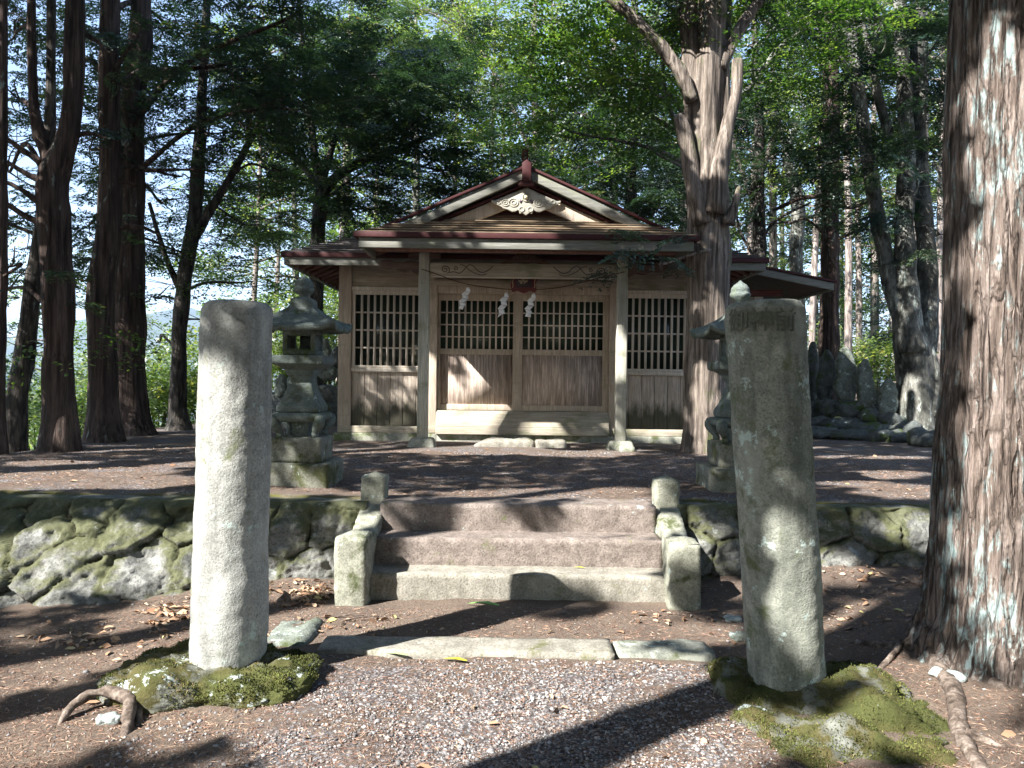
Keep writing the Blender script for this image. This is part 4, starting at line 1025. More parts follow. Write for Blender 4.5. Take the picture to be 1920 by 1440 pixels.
# side wing under a lean-to roof
wg = S(MB().box(2.835, 3.93, .90, 3.2, .10, 2.33), 'side_wing', 'plank', bevel=0)
S(MB().box(3.80, 3.945, .84, .98, -.1, 2.36), 'wing_post', 'wood', wg, .006)
S(MB().box(2.84, 3.80, .86, .90, 2.0, 2.36), 'wing_beam', 'woodh', wg, .004)
S(MB().box(3.55, 4.25, .80, .90, 2.37, 2.47), 'wing_bracket', 'redwood', wg, .004)
a = np.array([2.95, 0, 2.93]); b = np.array([4.93, 0, 2.555])
mb = MB()
for i in range(12):
    f0, f1 = i / 12, (i + 1) / 12; p = b + (a - b) * f0; q = b + (a - b) * f1
    mb.add([(p[0], .40, p[2] + .016), (p[0], 3.3, p[2] + .016), (q[0], 3.3, q[2]), (q[0], .40, q[2]), (p[0], .40, p[2]), (p[0], 3.3, p[2])], [(0, 1, 2, 3), (0, 4, 5, 1)])
lr_ = S(mb, 'lean_to_roof', 'redwood', wg, 0)
S(MB().vbeam((b[0] + .03, .38, b[2] + .0), (a[0], .38, a[2] + .0), .06, .035), 'verge_trim', 'red', lr_, .003)
S(MB().vbeam((b[0] - .02, .40, b[2] - .075), (a[0], .40, a[2] - .075), .05, .115), 'bargeboard', 'fascia', lr_, .003)
S(MB().box(b[0] - .05, b[0], .43, 3.3, b[2] - .13, b[2] - .02), 'eave_board', 'fascia', lr_, .003)
S(MB().add([(a[0], .43, a[2] - .10), (b[0] - .05, .43, b[2] - .10), (b[0] - .05, 3.3, b[2] - .10), (a[0], 3.3, a[2] - .10)], [(3, 2, 1, 0)]), 'soffit', 'darkwood', lr_, 0)

# rope, streamers, plaque, bell hook
def rp(x): 
    xs = [-1.47, -1.39, -.83, -.30, .10, .50, 1.345, 1.42]; zs = [2.46, 2.44, 2.255, 2.19, 2.185, 2.225, 2.44, 2.46]
    return np.interp(x, xs, zs)
P = smooth_path([(x, PY - .085 + (.0 if abs(x) < 1.2 else .0), float(rp(x))) for x in (-1.42, -1.25, -.83, -.30, .10, .50, .95, 1.36)], 8) + OFF
mb = MB().tube(P, .0065, 6)
ro = mb.build('straw_rope', M['rope'], None, True, loc=P[len(P) // 2]); tag(ro, 'thin dark rope sagging between the two porch posts', 'rope')
def shide(px, py, hgt, seed, tip, label):
    p = at(px, py, 10.56); rs = np.random.RandomState(seed); mb = MB(); n = 4; h = hgt / n; w_ = .085; x = 0.
    z = p[2]; y = p[1]
    mb.add([(p[0] - .018, y, z + .01), (p[0] + .022, y, z + .01), (p[0] + .04, y, z - .05), (p[0] - .03, y, z - .05)], [(0, 1, 2, 3)])
    z -= .045; xx = p[0] - .015
    for i in range(n):
        dx = (-.5 if i % 2 == 0 else .38) * w_ + rs.uniform(-.01, .01); y2 = y + rs.uniform(-.02, .02); lean = -.012
        mb.add([(xx - .028, y, z), (xx + w_ * .62, y + .01, z - .012), (xx + w_ * .62 + dx * .75 + lean, y2, z - h), (xx - .028 + dx * .75 + lean, y2, z - h + .012)], [(0, 1, 2, 3)])
        xx += dx * .45 + lean; z -= h * .86; y = y2
    mb.add([(xx - .02, y, z), (xx + .045, y, z), (xx + tip * .04, y, z - .06), (xx - .035, y, z - .05)], [(0, 1, 2, 3)])
    o = mb.build('paper_streamer', M['paper'], None, False, loc=p)
    sm = o.modifiers.new('thickness', 'SOLIDIFY'); sm.thickness = .0012
    return tag(o, label, 'paper streamer', 'zigzag paper streamers on the rope')
shide(877, 540, .225, 1, .5, 'leftmost white zigzag paper streamer hanging from the rope')
shide(949, 550, .27, 2, -1, 'white zigzag paper streamer hanging in front of the door centre')
shide(1000, 552, .24, 5, 1.2, 'narrow twisted white paper streamer right below the red plaque')
pc = at(982, 530, 11.3)
pq = empty('name_plaque', pc, 'dark red scalloped name plaque with gilt writing above the doors', 'plaque')
def Q(mb, name, mat, par=None, bevel=.004, smooth=False):
    mb.v = [v + pc for v in mb.v]; return mb.build(name, M[mat], par or pq, smooth, bevel)
ol = [(-.185, .30)] + [(-.185 + .01 * math.sin(z * 40), z) for z in np.linspace(.28, -.10, 12)] + [(-.17, -.14), (-.13, -.135), (-.09, -.12), (-.05, -.14), (0, -.155), (.05, -.14), (.09, -.12), (.13, -.135), (.17, -.14)] + [(.185 + .01 * math.sin(z * 40), z) for z in np.linspace(-.10, .28, 12)] + [(.185, .30)]
fr = Q(MB().prism(ol, -.02, .02), 'frame', 'plaque')
Q(MB().box(-.12, .12, -.032, -.021, -.075, .27), 'board', 'plaque_in')
def mp(v):
    o = np.empty_like(v); o[:, 0] = v[:, 0] - .01; o[:, 2] = v[:, 1] + .02; o[:, 1] = -.034 - v[:, 2]; return o + pc
text_mesh('金', .17, .002, mp, 'lettering', M['gold'], pq)
for s_ in (-1, 1):
    Q(MB().tube([(s_ * .16 + .006 * math.sin(k * 2.1), -.03, .25 - k * .03) for k in range(12)], .006, 6), 'gilt_edge', 'gold', smooth=True)
# low stepping stones at the door
tag(slab(*at(886, 840, 10.95)[:1], at(1002, 840, 10.95)[0], 10.78, 11.12, .50, .69, 91, M['gstep'], 'stepping_stone', rnd=.06, amp=.012, step=.03, loc=(-.1, 11, .585),
    tf=lambda W: np.stack([W[:, 0], W[:, 1] - .2 * ((W[:, 0] + .55)) * 0, W[:, 2] - .09 * np.clip((-.25 - W[:, 0]) / .3, 0, 1) ** 1.5], -1)), 'pale rounded long stone lying before the shrine doors', 'stone', 'stepping stones at the doors')
tag(slab(at(1004, 840, 10.9)[0], at(1060, 840, 10.9)[0], 10.72, 11.0, .50, .685, 92, M['gstep'], 'stepping_stone', rnd=.03, amp=.012, loc=(.55, 10.9, .585)), 'short blocky pale stone at the right end of the rounded door stone', 'stone', 'stepping stones at the doors')
tag(slab(at(1165, 840, 10.4)[0] - .03, at(1190, 840, 10.35)[0], 10.28, 10.42, .56, .66, 93, M['found'], 'stepping_stone', rnd=.015, amp=.006, loc=(1.6, 10.35, .585)), 'small squared stone against the right porch post base', 'stone')

# ================================================================== vegetation
# sunlight map: where the canopy leaves gaps.  u,v = coordinates across the sun's rays
E1 = np.array([math.cos(R(SUN_AZ)), -math.sin(R(SUN_AZ)), 0.])
E2 = np.array([math.sin(R(SUN_AZ)) * math.sin(R(SUN_EL)), math.cos(R(SUN_AZ)) * math.sin(R(SUN_EL)), math.cos(R(SUN_EL))])
U_0, V_0, RES, NU, NV = -24., -8., .04, 900, 700
GAP = np.zeros((NU, NV), bool)
def surf(px, py, s):
    d = ((px - 960) / FPX)[..., None] * RV + ((720 - py) / FPX)[..., None] * UV + F_
    if s[0] == 'z': k = (s[1] - EYE) / d[..., 2]
    else: k = s[1] / d[..., 1]
    return CAM + d * k[..., None]
def gap(s, cx, cy, rx, ry, rot=0, pad=0.0):
    n = 40; t = np.linspace(-1, 1, n); A, B = np.meshgrid(t, t); k = A ** 2 + B ** 2 <= 1; A, B = A[k] * rx, B[k] * ry
    r = R(rot); px = cx + A * math.cos(r) - B * math.sin(r); py = cy + A * math.sin(r) + B * math.cos(r)
    W = surf(px, py, s); iu = ((W @ E1 - U_0) / RES).astype(int); iv = ((W @ E2 - V_0) / RES).astype(int)
    for a in (-2, -1, 0, 1, 2):
        for b in (-2, -1, 0, 1, 2): GAP[np.clip(iu + a, 0, NU - 1), np.clip(iv + b, 0, NV - 1)] = True
def gpoly(s, pts, pad=0):
    pts = np.array(pts, float); x0, y0 = pts.min(0); x1, y1 = pts.max(0)
    X, Y = np.meshgrid(np.linspace(x0, x1, 90), np.linspace(y0, y1, 90)); ins = np.zeros(X.shape, bool)
    j = len(pts) - 1
    for i in range(len(pts)):
        c = ((pts[i, 1] > Y) != (pts[j, 1] > Y)) & (X < (pts[j, 0] - pts[i, 0]) * (Y - pts[i, 1]) / (pts[j, 1] - pts[i, 1] + 1e-9) + pts[i, 0]); ins ^= c; j = i
    W = surf(X[ins], Y[ins], s); iu = ((W @ E1 - U_0) / RES).astype(int); iv = ((W @ E2 - V_0) / RES).astype(int)
    for a in (-2, -1, 0, 1, 2):
        for b in (-2, -1, 0, 1, 2): GAP[np.clip(iu + a, 0, NU - 1), np.clip(iv + b, 0, NV - 1)] = True
G0, G1 = ('z', 0.0), ('z', .585)
gpoly(('y', 3.78), [(378, 700), (400, 690), (470, 740), (490, 900), (490, 1250), (362, 1250)])      # left pillar
gap(('y', 3.8), 420, 1290, 200, 50)                                                                     # its rock
gap(G0, 500, 1345, 130, 30)
gpoly(G0, [(600, 1250), (1180, 1235), (1330, 1260), (1180, 1345), (900, 1420), (560, 1440), (640, 1360)])  # path
gpoly(G0, [(500, 1165), (700, 1128), (1250, 1128), (1220, 1165), (1140, 1235), (560, 1235)])
gpoly(('y', 5.3), [(690, 1082), (1190, 1082), (1235, 1100), (1240, 1135), (690, 1135)])                 # lowest riser
gap(('y', 5.54), 850, 1035, 110, 26); gap(('y', 5.54), 1080, 1045, 130, 18, 8); gap(('y', 5.54), 1190, 1040, 25, 20)
gap(('y', 5.83), 905, 985, 40, 22); gap(('y', 5.83), 1110, 985, 40, 16); gap(('y', 5.83), 1210, 985, 22, 22)
gap(('y', 5.7), 940, 1008, 110, 5); gap(('y', 5.5), 900, 1068, 170, 6); gap(G0, 520, 1190, 70, 25)
gap(('y', 5.2), 660, 1050, 22, 55); gap(('y', 5.7), 690, 985, 18, 22); gap(('y', 5.7), 1262, 970, 22, 30); gap(('y', 5.2), 1278, 1012, 25, 8)
# left foreground stripes
gpoly(G0, [(0, 1265), (230, 1195), (360, 1150), (360, 1190), (200, 1245), (0, 1300)])
gpoly(G0, [(250, 1150), (370, 1110), (370, 1150), (250, 1185)])
gpoly(G0, [(0, 1352), (150, 1312), (330, 1262), (420, 1300), (430, 1345), (220, 1385), (0, 1440)])
gap(G0, 600, 1112, 60, 14, -15); gap(G0, 120, 1120, 60, 8, -10)
# left wall
for e in ((60, 1040, 55, 38), (190, 1000, 60, 30), (280, 1080, 45, 40), (150, 1110, 40, 22), (540, 1050, 45, 45), (600, 990, 35, 28), (20, 965, 30, 20), (310, 985, 30, 20), (220, 1130, 40, 15)): gap(('y', 5.5), *e)
# right pillar stripe, base rock, right ground
gap(('y', 3.7), 1506, 1120, 8, 70); gap(('y', 3.4), 1560, 1335, 90, 22); gap(('y', 3.3), 1610, 1400, 60, 28)
gpoly(G0, [(1290, 1372), (1390, 1335), (1440, 1400), (1400, 1440), (1150, 1440)])
gap(G0, 1690, 1275, 75, 28, 10); gap(G0, 1800, 1330, 80, 30, 15); gap(G0, 1850, 1415, 70, 20)
gap(('y', 6), 1730, 1010, 30, 25); gap(G0, 1590, 1105, 50, 6); gap(G0, 1620, 1170, 50, 7, -8); gap(G0, 1310, 1190, 30, 14)
# big right tree: blotches
for e in ((1822, 200, 12, 60), (1845, 330, 16, 40), (1815, 420, 8, 60), (1890, 470, 20, 34), (1865, 560, 18, 30), (1900, 640, 16, 40), (1870, 760, 22, 46), (1895, 870, 20, 50), (1850, 930, 16, 44), (1880, 1010, 20, 30), (1812, 640, 7, 50), (1805, 780, 7, 40), (1800, 930, 6, 50), (1830, 1050, 24, 24), (1850, 60, 14, 40), (1900, 240, 14, 50), (1800, 100, 5, 60), (1900, 1160, 25, 60)): gap(('y', 3.8), *e)
# terrace
for e in ((150, 885, 150, 8), (60, 905, 90, 12), (250, 903, 110, 10), (330, 870, 60, 5), (100, 868, 60, 3), (560, 922, 60, 4), (700, 845, 60, 4), (900, 846, 130, 7), (1080, 850, 110, 4), (1060, 925, 140, 7), (1180, 940, 60, 4), (880, 925, 40, 3),
          (1650, 890, 80, 5), (1700, 920, 75, 9), (1600, 905, 50, 4), (1640, 858, 90, 2), (700, 925, 30, 3)): gap(G1, *e)
# shrine
gpoly(('y', 10.2), [(690, 437), (790, 413), (930, 412), (1010, 422), (1060, 437)]); gap(('y', 10.3), 1150, 425, 50, 5, 8)
gap(('y', 9.9), 950, 462, 100, 7); gap(('y', 9.9), 720, 460, 30, 4)
gpoly(('y', 10.6), [(1000, 352), (1040, 365), (1150, 410), (1100, 412)]); gap(('y', 10.5), 1090, 368, 40, 6, 22); gap(('y', 10.5), 880, 400, 50, 6, -22); gap(('y', 10.5), 975, 385, 14, 14)
gpoly(('y', 10.58), [(783, 572), (806, 595), (806, 825), (783, 825)]); gpoly(('y', 10.58), [(1153, 645), (1177, 645), (1172, 700), (1150, 690)])
gpoly(('y', 11.65), [(858, 672), (905, 674), (985, 765), (1066, 832), (920, 832), (870, 770), (905, 770)])
gpoly(('y', 11.65), [(838, 712), (850, 720), (900, 775), (940, 832), (800, 832), (812, 760)])
gap(('y', 11.75), 810, 740, 8, 60); gap(('y', 10.4), 1175, 838, 20, 10)
# middle tree, back stones, left trunks
for e in ((1300, 190, 30, 90), (1345, 130, 22, 110), (1300, 730, 26, 70), (1312, 810, 26, 25), (1380, 200, 10, 50), (1330, 560, 22, 30)): gap(('y', 9.9), *e)
gap(('y', 14.2), 1582, 675, 18, 14); gap(('y', 14.2), 1588, 720, 8, 30); gap(('y', 13.6), 1640, 755, 10, 20); gap(('y', 13.4), 1660, 745, 6, 22); gap(('y', 15), 610, 660, 12, 30)
for e in ((110, 700, 10, 120), (125, 250, 14, 60), (200, 430, 14, 70), (190, 760, 10, 40), (230, 740, 8, 50), (240, 560, 10, 60)): gap(('y', 9.2 if e[0] < 150 else 10.8), *e)
# parts that stay in shade
def shade(s, cx, cy, rx, ry, rot=0):
    global GAP
    K = GAP.copy(); GAP[:] = False; gap(s, cx, cy, max(1, rx), max(1, ry), rot); GAP[:] = K & ~GAP
shade(('y', 3.7), 1425, 930, 50, 330); shade(('y', 3.7), 1500, 780, 50, 200); shade(('y', 3.7), 1500, 1275, 40, 40)
shade(('y', 3.78), 460, 600, 60, 40); shade(('y', 11.72), 715, 745, 55, 60); shade(('y', 11.65), 1110, 785, 35, 22); shade(('y', 11.65), 1060, 700, 70, 40)
shade(G1, 960, 885, 260, 15); shade(G1, 1230, 880, 120, 20)
gap(('y', 10.85), 970, 833, 95, 9); gap(('y', 3.7), 1510, 1120, 16, 75); gap(('y', 5.2), 662, 1055, 24, 55)
# fine random dapples
uu, vv = np.meshgrid(U_0 + np.arange(NU) * RES, V_0 + np.arange(NV) * RES, indexing='ij')
nz_ = fbm(np.stack([uu * 1.15, vv * 1.15, 0 * uu], -1), 77, 3)
GAPS = GAP.copy(); GAPR = nz_ > .92
def lit(Pw):
    iu = ((Pw @ E1 - U_0) / RES).astype(int); iv = ((Pw @ E2 - V_0) / RES).astype(int)
    ok = (iu >= 0) & (iu < NU) & (iv >= 0) & (iv < NV); iu = np.clip(iu, 0, NU - 1); iv = np.clip(iv, 0, NV - 1)
    return ok, GAPS[iu, iv] & ok, GAPR[iu, iv] & ok

rng = np.random.RandomState(11)
def leafq(base, dirv, side, L, Wd):
    """rhombic leaf quads, arrays (n,3)"""
    return np.stack([base, base + dirv * L[:, None] * .45 + side * Wd[:, None] * .5, base + dirv * L[:, None], base + dirv * L[:, None] * .45 - side * Wd[:, None] * .5], 1)
def conifer_spray(seed, L=.75, n_tw=11):
    rs = np.random.RandomState(seed); b = []; d = []; l = []; w_ = []
    for i in range(n_tw):
        x = .06 + L * .9 * i / n_tw
        for s_ in (-1, 1):
            tl = (.34 * (1 - i / n_tw) + .07) * rs.uniform(.7, 1.1); ang = R(rs.uniform(38, 58)) * s_
            k = max(3, int(tl / .045))
            for j in range(k):
                f = (j + .5) / k; p = np.array([x + tl * f * math.cos(ang), tl * f * math.sin(ang), -.10 * f * f + rs.uniform(-.015, .015)])
                for q in (-1, 1):
                    a2 = ang + q * R(35); b.append(p); d.append((math.cos(a2), math.sin(a2), rs.uniform(-.5, .2))); l.append(rs.uniform(.05, .085)); w_.append(rs.uniform(.022, .034))
    b, d, l, w_ = map(np.array, (b, d, l, w_)); d = d / np.linalg.norm(d, axis=1)[:, None]
    sd = np.cross(d, np.array([0, 0, 1.]) + rs.uniform(-.5, .5, d.shape)); sd /= np.linalg.norm(sd, axis=1)[:, None]
    return leafq(b, d, sd, l, w_)
def broad_spray(seed, L=.7, n=70, size=.06, flat=.06):
    rs = np.random.RandomState(seed); x = rs.uniform(0, L, n); y = rs.uniform(-1, 1, n) * .28 * np.sqrt(np.clip(1 - (x / L - .4) ** 2 * 1.8, .05, 1)); z = rs.normal(0, flat, n) - .12 * (x / L) ** 2
    b = np.stack([x, y, z], 1); a = rs.uniform(0, 2 * np.pi, n); d = np.stack([np.cos(a), np.sin(a), rs.uniform(-.6, .15, n)], 1); d /= np.linalg.norm(d, axis=1)[:, None]
    sd = np.cross(d, np.array([0, 0, 1.]) + rs.uniform(-.35, .35, d.shape)); sd /= np.linalg.norm(sd, axis=1)[:, None]
    l = size * rs.uniform(.7, 1.3, n); return leafq(b, d, sd, l, l * rs.uniform(.5, .85, n))
CON = [conifer_spray(i) for i in range(4)]
BRO = [broad_spray(10 + i) for i in range(4)]
MAP = [broad_spray(20 + i, n=85, size=.062, flat=.03) for i in range(4)]

def place(protos, pos, dirs, scale, roll=.35, seed=0):
    """stamp sprays: returns quads and per-quad variation"""
    rs = np.random.RandomState(seed); Qs = []; vs = []; n = len(pos); which = rs.randint(0, len(protos), n)
    x = dirs / (np.linalg.norm(dirs, axis=1)[:, None] + 1e-9)
    z = np.array([0, 0, 1.]) + rs.normal(0, roll, (n, 3)); y = np.cross(z, x); y /= np.linalg.norm(y, axis=1)[:, None] + 1e-9; z = np.cross(x, y)
    Mx = np.stack([x, y, z], 2) * np.asarray(scale)[:, None, None]
    for k, pr_ in enumerate(protos):
        s_ = which == k
        if not s_.any(): continue
        Q = np.einsum('mij,nkj->mnki', Mx[s_], pr_) + pos[s_][:, None, None, :]
        v = np.clip(rs.rand(s_.sum())[:, None] * .6 + rs.rand(s_.sum(), len(pr_)) * .4, 0, 1)
        Qs.append(Q.reshape(-1, 4, 3)); vs.append(v.ravel())
    return np.concatenate(Qs), np.concatenate(vs)

def flare_trunk(mb, path, rad, n=28, bark=.012, flare=0.0, seed=0, step=.14, bf=(7, 7, .9), lobes=0, wob=.1, ridged=False):
    P = np.asarray(path, float); L = np.linalg.norm(np.diff(P, axis=0), axis=1).sum(); k = max(2, int(L / step / (len(P) - 1)))
    Sp = smooth_path(P, k); t0 = np.linspace(0, 1, len(P)); rr = np.interp(np.linspace(0, 1, len(Sp)), t0, rad)
    if flare: rr = rr * (1 + flare * np.exp(-(Sp[:, 2] - Sp[0, 2]) / .22))
    if ridged: wob = .02
    if lobes:
        a0 = mb.n; mb.tube(Sp, rr, n, wob=wob, seed=seed, bark=bark, bf=bf, ridged=ridged); V = mb.v[-1]; m_ = len(Sp)
        Vr = V[:m_ * n].reshape(m_, n, 3); th = np.arange(n) / n * 2 * np.pi
        am = lobes * (.35 + np.exp(-(Sp[:, 2] - Sp[0, 2]) / .4))[:, None] * (np.cos(th * 4 + seed + Sp[:, 2:3] * .5) * .5 + np.cos(th * 7 + seed * 2) * .3)[None if False else slice(None)]
        Vr += (Vr - Sp[:, None]) * am[..., None]; V[:m_ * n] = Vr.reshape(-1, 3)
    else: mb.tube(Sp, rr, n, wob=wob, seed=seed, bark=bark, bf=bf)
    return Sp, rr

def nearest(Sp, p):
    """point on a trunk line somewhat below p"""
    h = np.linalg.norm(Sp[:, :2] - p[:2], axis=1); tz = p[2] - .35 * h.min() ; i = int(np.argmin(np.abs(Sp[:, 2] - tz) + .6 * h)); return Sp[i]

def tree(name, label, cat, stems, clouds, bark, leafm, protos, seed, group=None, dead=(), n=26, barkd=.012, flare=.35, lobes=.0, droop=.25, lim=.045, spray=1.0, roots=None, litfilter=True, stepv=.14, bf=(7, 7, .9), ridged=False):
    """stems: list of (Y, [(px,py,rpx),...]) or world [(x,y,z,r)...]; clouds: (px,py,rx,ry,Y,depth,n)"""
    rs = np.random.RandomState(seed); SP = []; base = None; mb = MB()
    for i, (Y, pts) in enumerate(stems):
        if Y is None: P = [p[:3] for p in pts]; rr = [p[3] for p in pts]
        else:
            P = [at(p[0], p[1], Y if len(p) < 4 else p[3]) for p in pts]; rr = [p[2] * Y / FPX for p in pts]
        if i == 0:
            base = np.array(P[0], float); zt = float(terrain(base[0], base[1])) - .06
            if base[2] > zt: P = [(base[0], base[1], zt)] + list(P); rr = [rr[0] * 1.02] + rr
            base = np.array(P[0], float)
        Sp, _ = flare_trunk(mb, P, rr, n if i == 0 else max(12, n * 2 // 3), barkd * (1 if i == 0 else .7), flare if i == 0 else 0, seed + i, stepv, bf, lobes if i == 0 else 0, ridged=ridged)
        SP.append(Sp)
    root = empty(name, base, label, cat, group)
    mb.build('trunk', bark, root, True)
    lb = MB(); Sa = np.concatenate(SP); Qs = []; Vs = []
    for (Y, pts) in dead:
        lb = MB(); P = [at(p[0], p[1], Y if len(p) < 4 else p[3]) for p in pts]; Sp = smooth_path(P, 5); r_ = np.interp(np.linspace(0, 1, len(Sp)), np.linspace(0, 1, len(pts)), [p[2] * Y / FPX for p in pts])
        lb.tube(Sp, r_, 8, wob=.25, seed=seed)
        for k in range(2 + len(Sp) // 5):
            q = Sp[rs.randint(len(Sp) // 3, len(Sp))]; d = rs.normal(0, 1, 3) * np.array([1, .6, .7]); d /= np.linalg.norm(d); L = rs.uniform(.2, .7) * Y / 12
            lb.tube(smooth_path([q, q + d * L * .5, q + d * L + np.array([0, 0, .1 * L])], 3), np.linspace(.009, .003, 7) * Y / 12, 5)
        lb.build('bare_limb', bark, root, True)
    for cl in clouds:
        px, py, rx, ry, Y, dp, ns = cl[:7]; lb = MB()
        c = at(px, py, Y); h = nearest(Sa, c); hx = rx * Y / FPX; hz = ry * Y / FPX
        mid = (h + c) / 2 + np.array([0, 0, .12 * np.linalg.norm(c - h)]) + rs.normal(0, .12, 3)
        far = c + (c - h) / (np.linalg.norm(c - h) + .1) * hx * .5
        LP = smooth_path([h, mid, c, far], 6); dist = np.linalg.norm(c - h); r0 = min(.11, max(.018, lim * (.4 + .25 * dist)))
        lb.tube(LP, np.linspace(r0, .008, len(LP)), 8, wob=.2, seed=seed)
        # clumps inside the cloud
        nc = max(2, int(ns / 9)); cc = rs.normal(0, .5, (nc, 3)); cc = cc / np.maximum(1, np.linalg.norm(cc, axis=1))[:, None]
        cc = c + cc * np.array([hx, dp, hz])
        idx = rs.randint(0, nc, ns); pos = cc[idx] + rs.normal(0, 1, (ns, 3)) * np.array([.42, .38, .13]) * (.6 + .05 * Y)
        for q in cc:
            a_ = LP[rs.randint(len(LP) // 2, len(LP))]; lb.tube(smooth_path([a_, (a_ + q) / 2 + rs.normal(0, .06, 3), q], 3), np.linspace(.014, .005, 7), 5)
        cidx = cc[idx]; od = (pos - cidx) * np.array([1, 1, .3]) + (cidx - h) / (np.linalg.norm(cidx - h, axis=1)[:, None] + .1) * .35; od[:, 2] -= droop * rs.uniform(.2, 1.2, ns) * .5
        for q, e in list(zip(pos, cidx))[::3]: lb.tube([e, (e + q) / 2 + (0, 0, .03), q], [.006, .005, .003], 4, cap=False)
        sc_ = spray * rs.uniform(.65, 1.15, ns) * (1 if Y < 13 else 1 + .045 * (Y - 13))
        Q, v = place(protos, pos, od, sc_, .3, rs.randint(1 << 30)); Qs.append(Q); Vs.append(v)
        lb.build('limb', bark, root, True)
    if Qs:
        Q = np.concatenate(Qs); v = np.concatenate(Vs)
        if litfilter:
            _, L_, _r = lit(Q.mean(1)); k = ~L_; Q, v = Q[k], v[k]
        k = ~((Q[:, :, 1].mean(1) < 3.2) & (np.abs(Q[:, :, 0].mean(1)) < 4))
        o = obj('crown', quads_mesh('crown', Q[k], leafm, {'v': ('FACE', v[k])}), root)
    return root

cf, mp_, br = M['conifer'], M['maple'], M['bright']
# ---- cedars on the left edge of the terrace
tree('cedar_tree', 'forked reddish brown cedar, nearest of the left row of trunks', 'tree',
     [(9.4, [(112, 862, 33), (110, 740, 27), (110, 600, 26), (103, 450, 26), (99, 350, 28), (112, 300, 22), (130, 240, 19), (138, 150, 17), (140, 0, 16), (142, -200, 14), (150, -700, 8)]),
      (9.4, [(102, 335, 20), (88, 285, 13), (70, 240, 10), (62, 170, 9), (60, 40, 8), (56, -200, 6)])],
     [(30, 60, 80, 60, 10.9, .6, 36), (20, 420, 40, 90, 10.7, .6, 30), (40, 190, 60, 70, 10.8, .6, 34), (15, 540, 30, 60, 10.4, .5, 20), (20, 320, 50, 50, 10.9, .6, 20), (60, -20, 120, 50, 10.8, .7, 34)],
     M['cedar'], cf, CON, 101, 'cedars along the left edge', n=44, barkd=.016,
     dead=[(9.4, [(80, 305, 7), (40, 280, 5), (0, 250, 4), (-40, 230, 2)]), (9.3, [(78, 340, 6), (40, 320, 5), (-10, 290, 3)]), (9.3, [(75, 380, 6), (30, 350, 4), (-20, 330, 3)]), (9.4, [(75, 420, 6), (40, 400, 5), (0, 375, 4)]), (9.5, [(150, 60, 4), (185, 80, 4), (200, 110, 2)]), (9.4, [(120, 270, 5), (160, 250, 4), (200, 260, 2)])])
tree('cedar_tree', 'straight brown cedar, second of the left row, leaning slightly', 'tree',
     [(11.0, [(196, 835, 31), (194, 760, 26), (192, 660, 24), (190, 560, 24), (202, 440, 21), (206, 300, 19), (204, 150, 18), (206, 0, 17), (206, -300, 13), (206, -700, 8)])],
     [(320, 50, 110, 55, 13.6, .8, 46), (320, 170, 60, 50, 13.4, .6, 28), (150, 130, 50, 80, 13.2, .8, 36), (330, 330, 60, 40, 12.5, .6, 26), (170, 420, 50, 60, 13, .5, 30), (170, 280, 50, 60, 13, .7, 34), (190, 20, 70, 50, 13.4, .7, 34)],
     M['cedar'], cf, CON, 102, 'cedars along the left edge', n=40, barkd=.014,
     dead=[(11, [(210, 330, 5), (235, 340, 4), (262, 350, 2)]), (10.9, [(200, 160, 5), (230, 110, 5), (265, 60, 3)]), (11, [(212, 430, 5), (260, 425, 4), (300, 440, 2)])])
tree('cedar_tree', 'thickest dark cedar trunk, third of the left row', 'tree',
     [(12.2, [(246, 815, 37), (243, 740, 32), (240, 620, 31), (240, 480, 28), (244, 350, 24), (250, 200, 22), (262, 80, 20), (266, -100, 17), (270, -600, 9)])],
     [(450, 110, 120, 70, 12.6, 1.1, 90), (400, 250, 100, 60, 12.8, .8, 50), (500, 200, 110, 60, 11.4, .9, 56), (300, 380, 60, 50, 14, .8, 30), (330, 470, 45, 30, 12.6, .5, 9), (530, 40, 110, 50, 10.8, .9, 60)],
     M['cedar'], cf, CON, 103, 'cedars along the left edge', n=44, barkd=.018, lobes=.05,
     dead=[(12, [(272, 135, 6), (330, 130, 5), (400, 125, 4), (470, 110, 2)]), (12, [(270, 320, 4), (340, 318, 3), (400, 320, 2)])])
tree('slender_tree', 'slim dark forked tree right of the left cedar row', 'tree',
     [(13.2, [(335, 803, 20), (333, 760, 15), (336, 640, 14), (345, 530, 13), (360, 440, 14), (368, 370, 13), (374, 270, 11), (380, 150, 9), (388, 0, 7), (392, -200, 5)]),
      (13.2, [(358, 455, 10), (385, 410, 8), (415, 360, 7), (450, 300, 6), (500, 200, 5), (540, 100, 4)]), (13.2, [(345, 560, 6), (318, 500, 5), (300, 450, 4), (280, 380, 3)])],
     [(450, 530, 55, 16, 12.8, .5, 11), (300, 560, 40, 40, 13.3, .6, 13), (455, 420, 80, 40, 13.3, .8, 32), (510, 320, 80, 50, 13, .8, 42), (390, 600, 22, 25, 13, .4, 7), (300, 640, 40, 30, 13.8, .6, 12)],
     M['darkbark'], mp_, BRO, 104, n=22, droop=.1)
tree('leaning_tree', 'grey trunk leaning right at the far left edge behind the forked cedar', 'tree',
     [(9.8, [(25, 868, 22), (32, 760, 19), (48, 640, 17), (62, 540, 15), (78, 440, 13), (88, 330, 11), (95, 150, 9), (98, -100, 7)])],
     [(60, 640, 30, 50, 9.7, .4, 10)], M['darkbark'], mp_, BRO, 105, n=24)
tree('cedar_tree', 'dark cedar trunk cut by the left border of the picture', 'tree',
     [(8.9, [(-2, 868, 12), (-2, 700, 11), (2, 500, 10), (4, 200, 9), (6, -200, 7)])], [(20, 500, 30, 50, 8.8, .4, 10)], M['cedar'], cf, CON, 106, 'cedars along the left edge', n=24)
